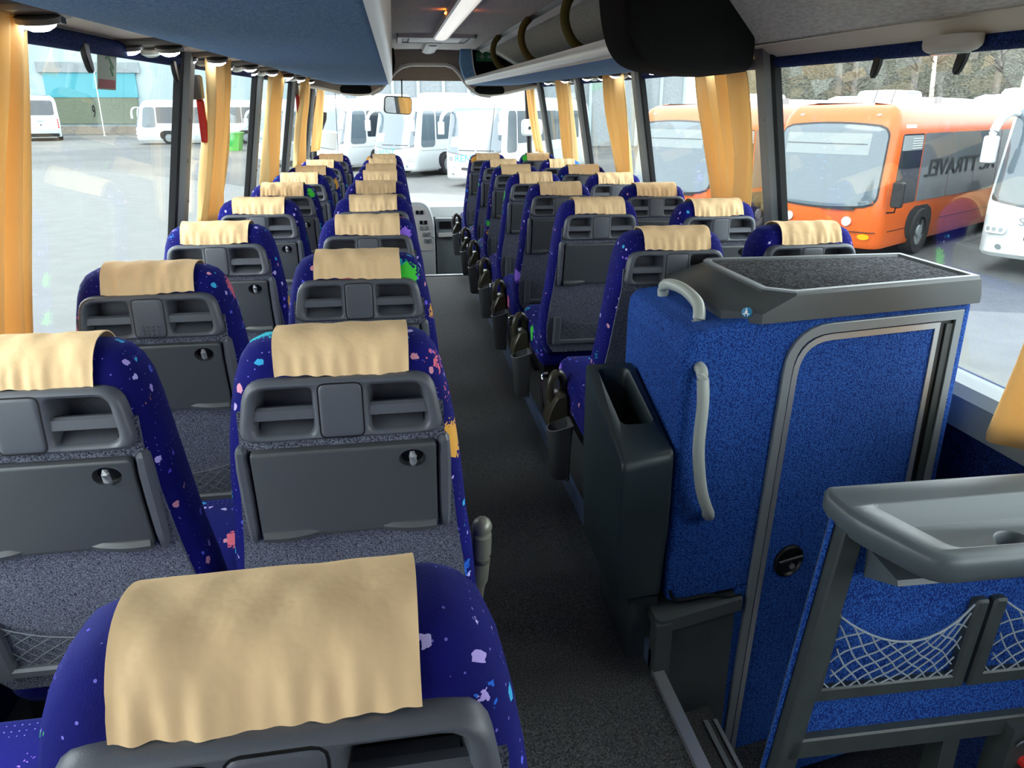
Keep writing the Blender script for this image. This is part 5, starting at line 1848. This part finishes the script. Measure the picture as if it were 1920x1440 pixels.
# left side vehicles
b = coach('white coach seen from the side across the yard on the left', (-22.6, 76.0, GZ), radians(-84), detail=True, ac=False, scale=1.08)
yx, yy_ = -33.6, 84.0
t = Bus('white_minibus', 'white minibus seen from the rear by the teal workshop', (yx, yy_, gh(yx, yy_)), radians(22), 7.5, 2.45, [(0.28, 0.04), (0.36, 0.0), (1.3, 0.0), (2.6, 0.06), (2.9, 0.14), (3.05, 0.35), (3.08, 0.7)], [(0.28, 0.06), (0.6, 0), (1.4, 0.03), (3.0, 0.22)], r=0.3, bow=0.06, group='white coaches in the yard')
t.patch('rear_window', 'busglass', -0.95, 0.95, 1.75, 2.75, 0.15, 0.012)
t.patch('rear_bumper', 'tyre', -1.05, 1.05, 0.30, 0.52, 0.05, 0.02)
t.t.scale = (1.35, 1.35, 1.35)
for s in (-1, 1):
    for k in range(4):
        t.disc('tail_lamp', 'red', s * 1.10, 0.95 + 0.16 * k, 0.06, 0.01)
    t.wheel(s, 1.9, 0.45)
    t.wheel(s, 5.9, 0.45)
me = text_mesh('RENT', 0.2, 'grey_text', 0.003)
o_ = link('lettering', me, t.t)
o_.matrix_local = Matrix.Translation(Vector(t.P(0.05, 1.35, 0.02))) @ Matrix.Rotation(radians(90), 4, 'X')
t.disc('rear_handle', 'black', 0.0, 1.1, 0.05, 0.012)
# green skip behind the curtain
o_ = thing('green_skip', 'small green container beyond the nearest left curtain', 'container', (-12.6, 62, GZ))
m = MB().rings([[(-1.1, y, 0), (1.1, y, 0), (1.3, y, 1.2), (-1.3, y, 1.2)] for y in (0, 1.6)])
obj('skip_body', m, 'green', o_, smooth=False)
m = MB().box(-1.36, 1.36, -0.06, 1.66, 1.2, 1.3)
obj('skip_rim', m, 'green', o_, smooth=False)
# slender yard poles
for x, y, h_, lab in ((-11.6, 58, 10, 'thin white pole beyond the nearest left curtain'), (-32.0, 96, 7, 'thin lamp post in front of the workshop')):
    o_ = thing('yard_pole', lab, 'pole', (x, y, gh(x, y)))
    obj('pole_shaft', MB().tube([(0, 0, 0), (0, 0, h_)], [0.06, 0.04], 8), 'lip', o_)
    obj('pole_foot', MB().lathe([(0.2, 0), (0.2, 0.1), (0.1, 0.2)], 10), 'dashdk', o_)

# wooded bank to the right
m = MB()
def bankf(u, v):
    x = 32 + 70 * u
    y = 66 - 26 * u + 26 * v
    return (x, y, GZ + 15 * v + 0.8 * sin(9 * u) * v)
m.grid(bankf, 24, 6)
struct('ground_bank', m, 'bank', 'brushy wooded bank behind the parked buses')
def tree(seed, pale):
    rnd = random.Random(seed)
    h_ = rnd.uniform(13, 17)
    tr = MB()
    pts = [(0.25 * sin(k * 0.9 + seed), 0.2 * cos(k * 1.1 + seed), h_ * k / 7) for k in range(8)]
    tr.tube(pts, [0.24 * (1 - k / 8.5) + 0.03 for k in range(8)], 7)
    cr = MB()
    for q in range(70):
        z = rnd.uniform(2.0, h_ - 0.5)
        a = rnd.uniform(0, 6.28)
        l = rnd.uniform(0.8, 2.0) * (1.15 - z / h_ * 0.7)
        c = Vector((0.2 * sin(z), 0.2 * cos(z), z))
        e = c + Vector((l * cos(a), l * sin(a), rnd.uniform(0.2, 1.3)))
        cr.tube([c, (c + e) / 2 + Vector((0, 0, 0.12)), e], [0.06, 0.045, 0.015], 4, cap=False)
        for w in range(5):
            f = rnd.uniform(0.35, 1.0)
            p = c + (e - c) * f
            d = Vector((rnd.uniform(-1, 1), rnd.uniform(-1, 1), rnd.uniform(-0.3, 0.9))) * 0.8
            cr.tube([p, p + d * 0.5, p + d], [0.028, 0.02, 0.008], 3, cap=False)
    return tr.mesh('trunk', 'birch' if pale else 'bark'), cr.mesh('twigs', 'twig', weld=False)
TREES = [tree(s, s % 2 == 0) for s in range(4)]
tl = ['pale-barked bare tree on the bank', 'grey bare tree on the bank']
rnd = random.Random(3)
onames = ['first', 'second', 'third', 'fourth', 'fifth', 'sixth', 'seventh', 'eighth', 'ninth', 'tenth', 'eleventh', 'twelfth', 'thirteenth', 'fourteenth', 'fifteenth', 'sixteenth', 'seventeenth', 'eighteenth', 'nineteenth', 'twentieth']
for k in range(14):
    u = -0.02 + 0.40 * (k + rnd.uniform(0.35, 0.65)) / 14
    v = (0.0, 0.24, 0.48)[k % 3]
    x, y, z = bankf(u, v)
    i = rnd.randrange(4)
    o_ = thing('bare_tree', '%s, %s tree from the left' % (tl[0] if i % 2 == 0 else tl[1], onames[k]), 'tree', (x, y, z - 0.2), rnd.uniform(0, 6.28), 'pale bare trees on the bank' if i % 2 == 0 else 'grey bare trees on the bank')
    s = rnd.uniform(0.8, 1.15)
    o_.scale = (s, s, s)
    link('trunk', TREES[i][0], o_)
    link('twigs', TREES[i][1], o_)
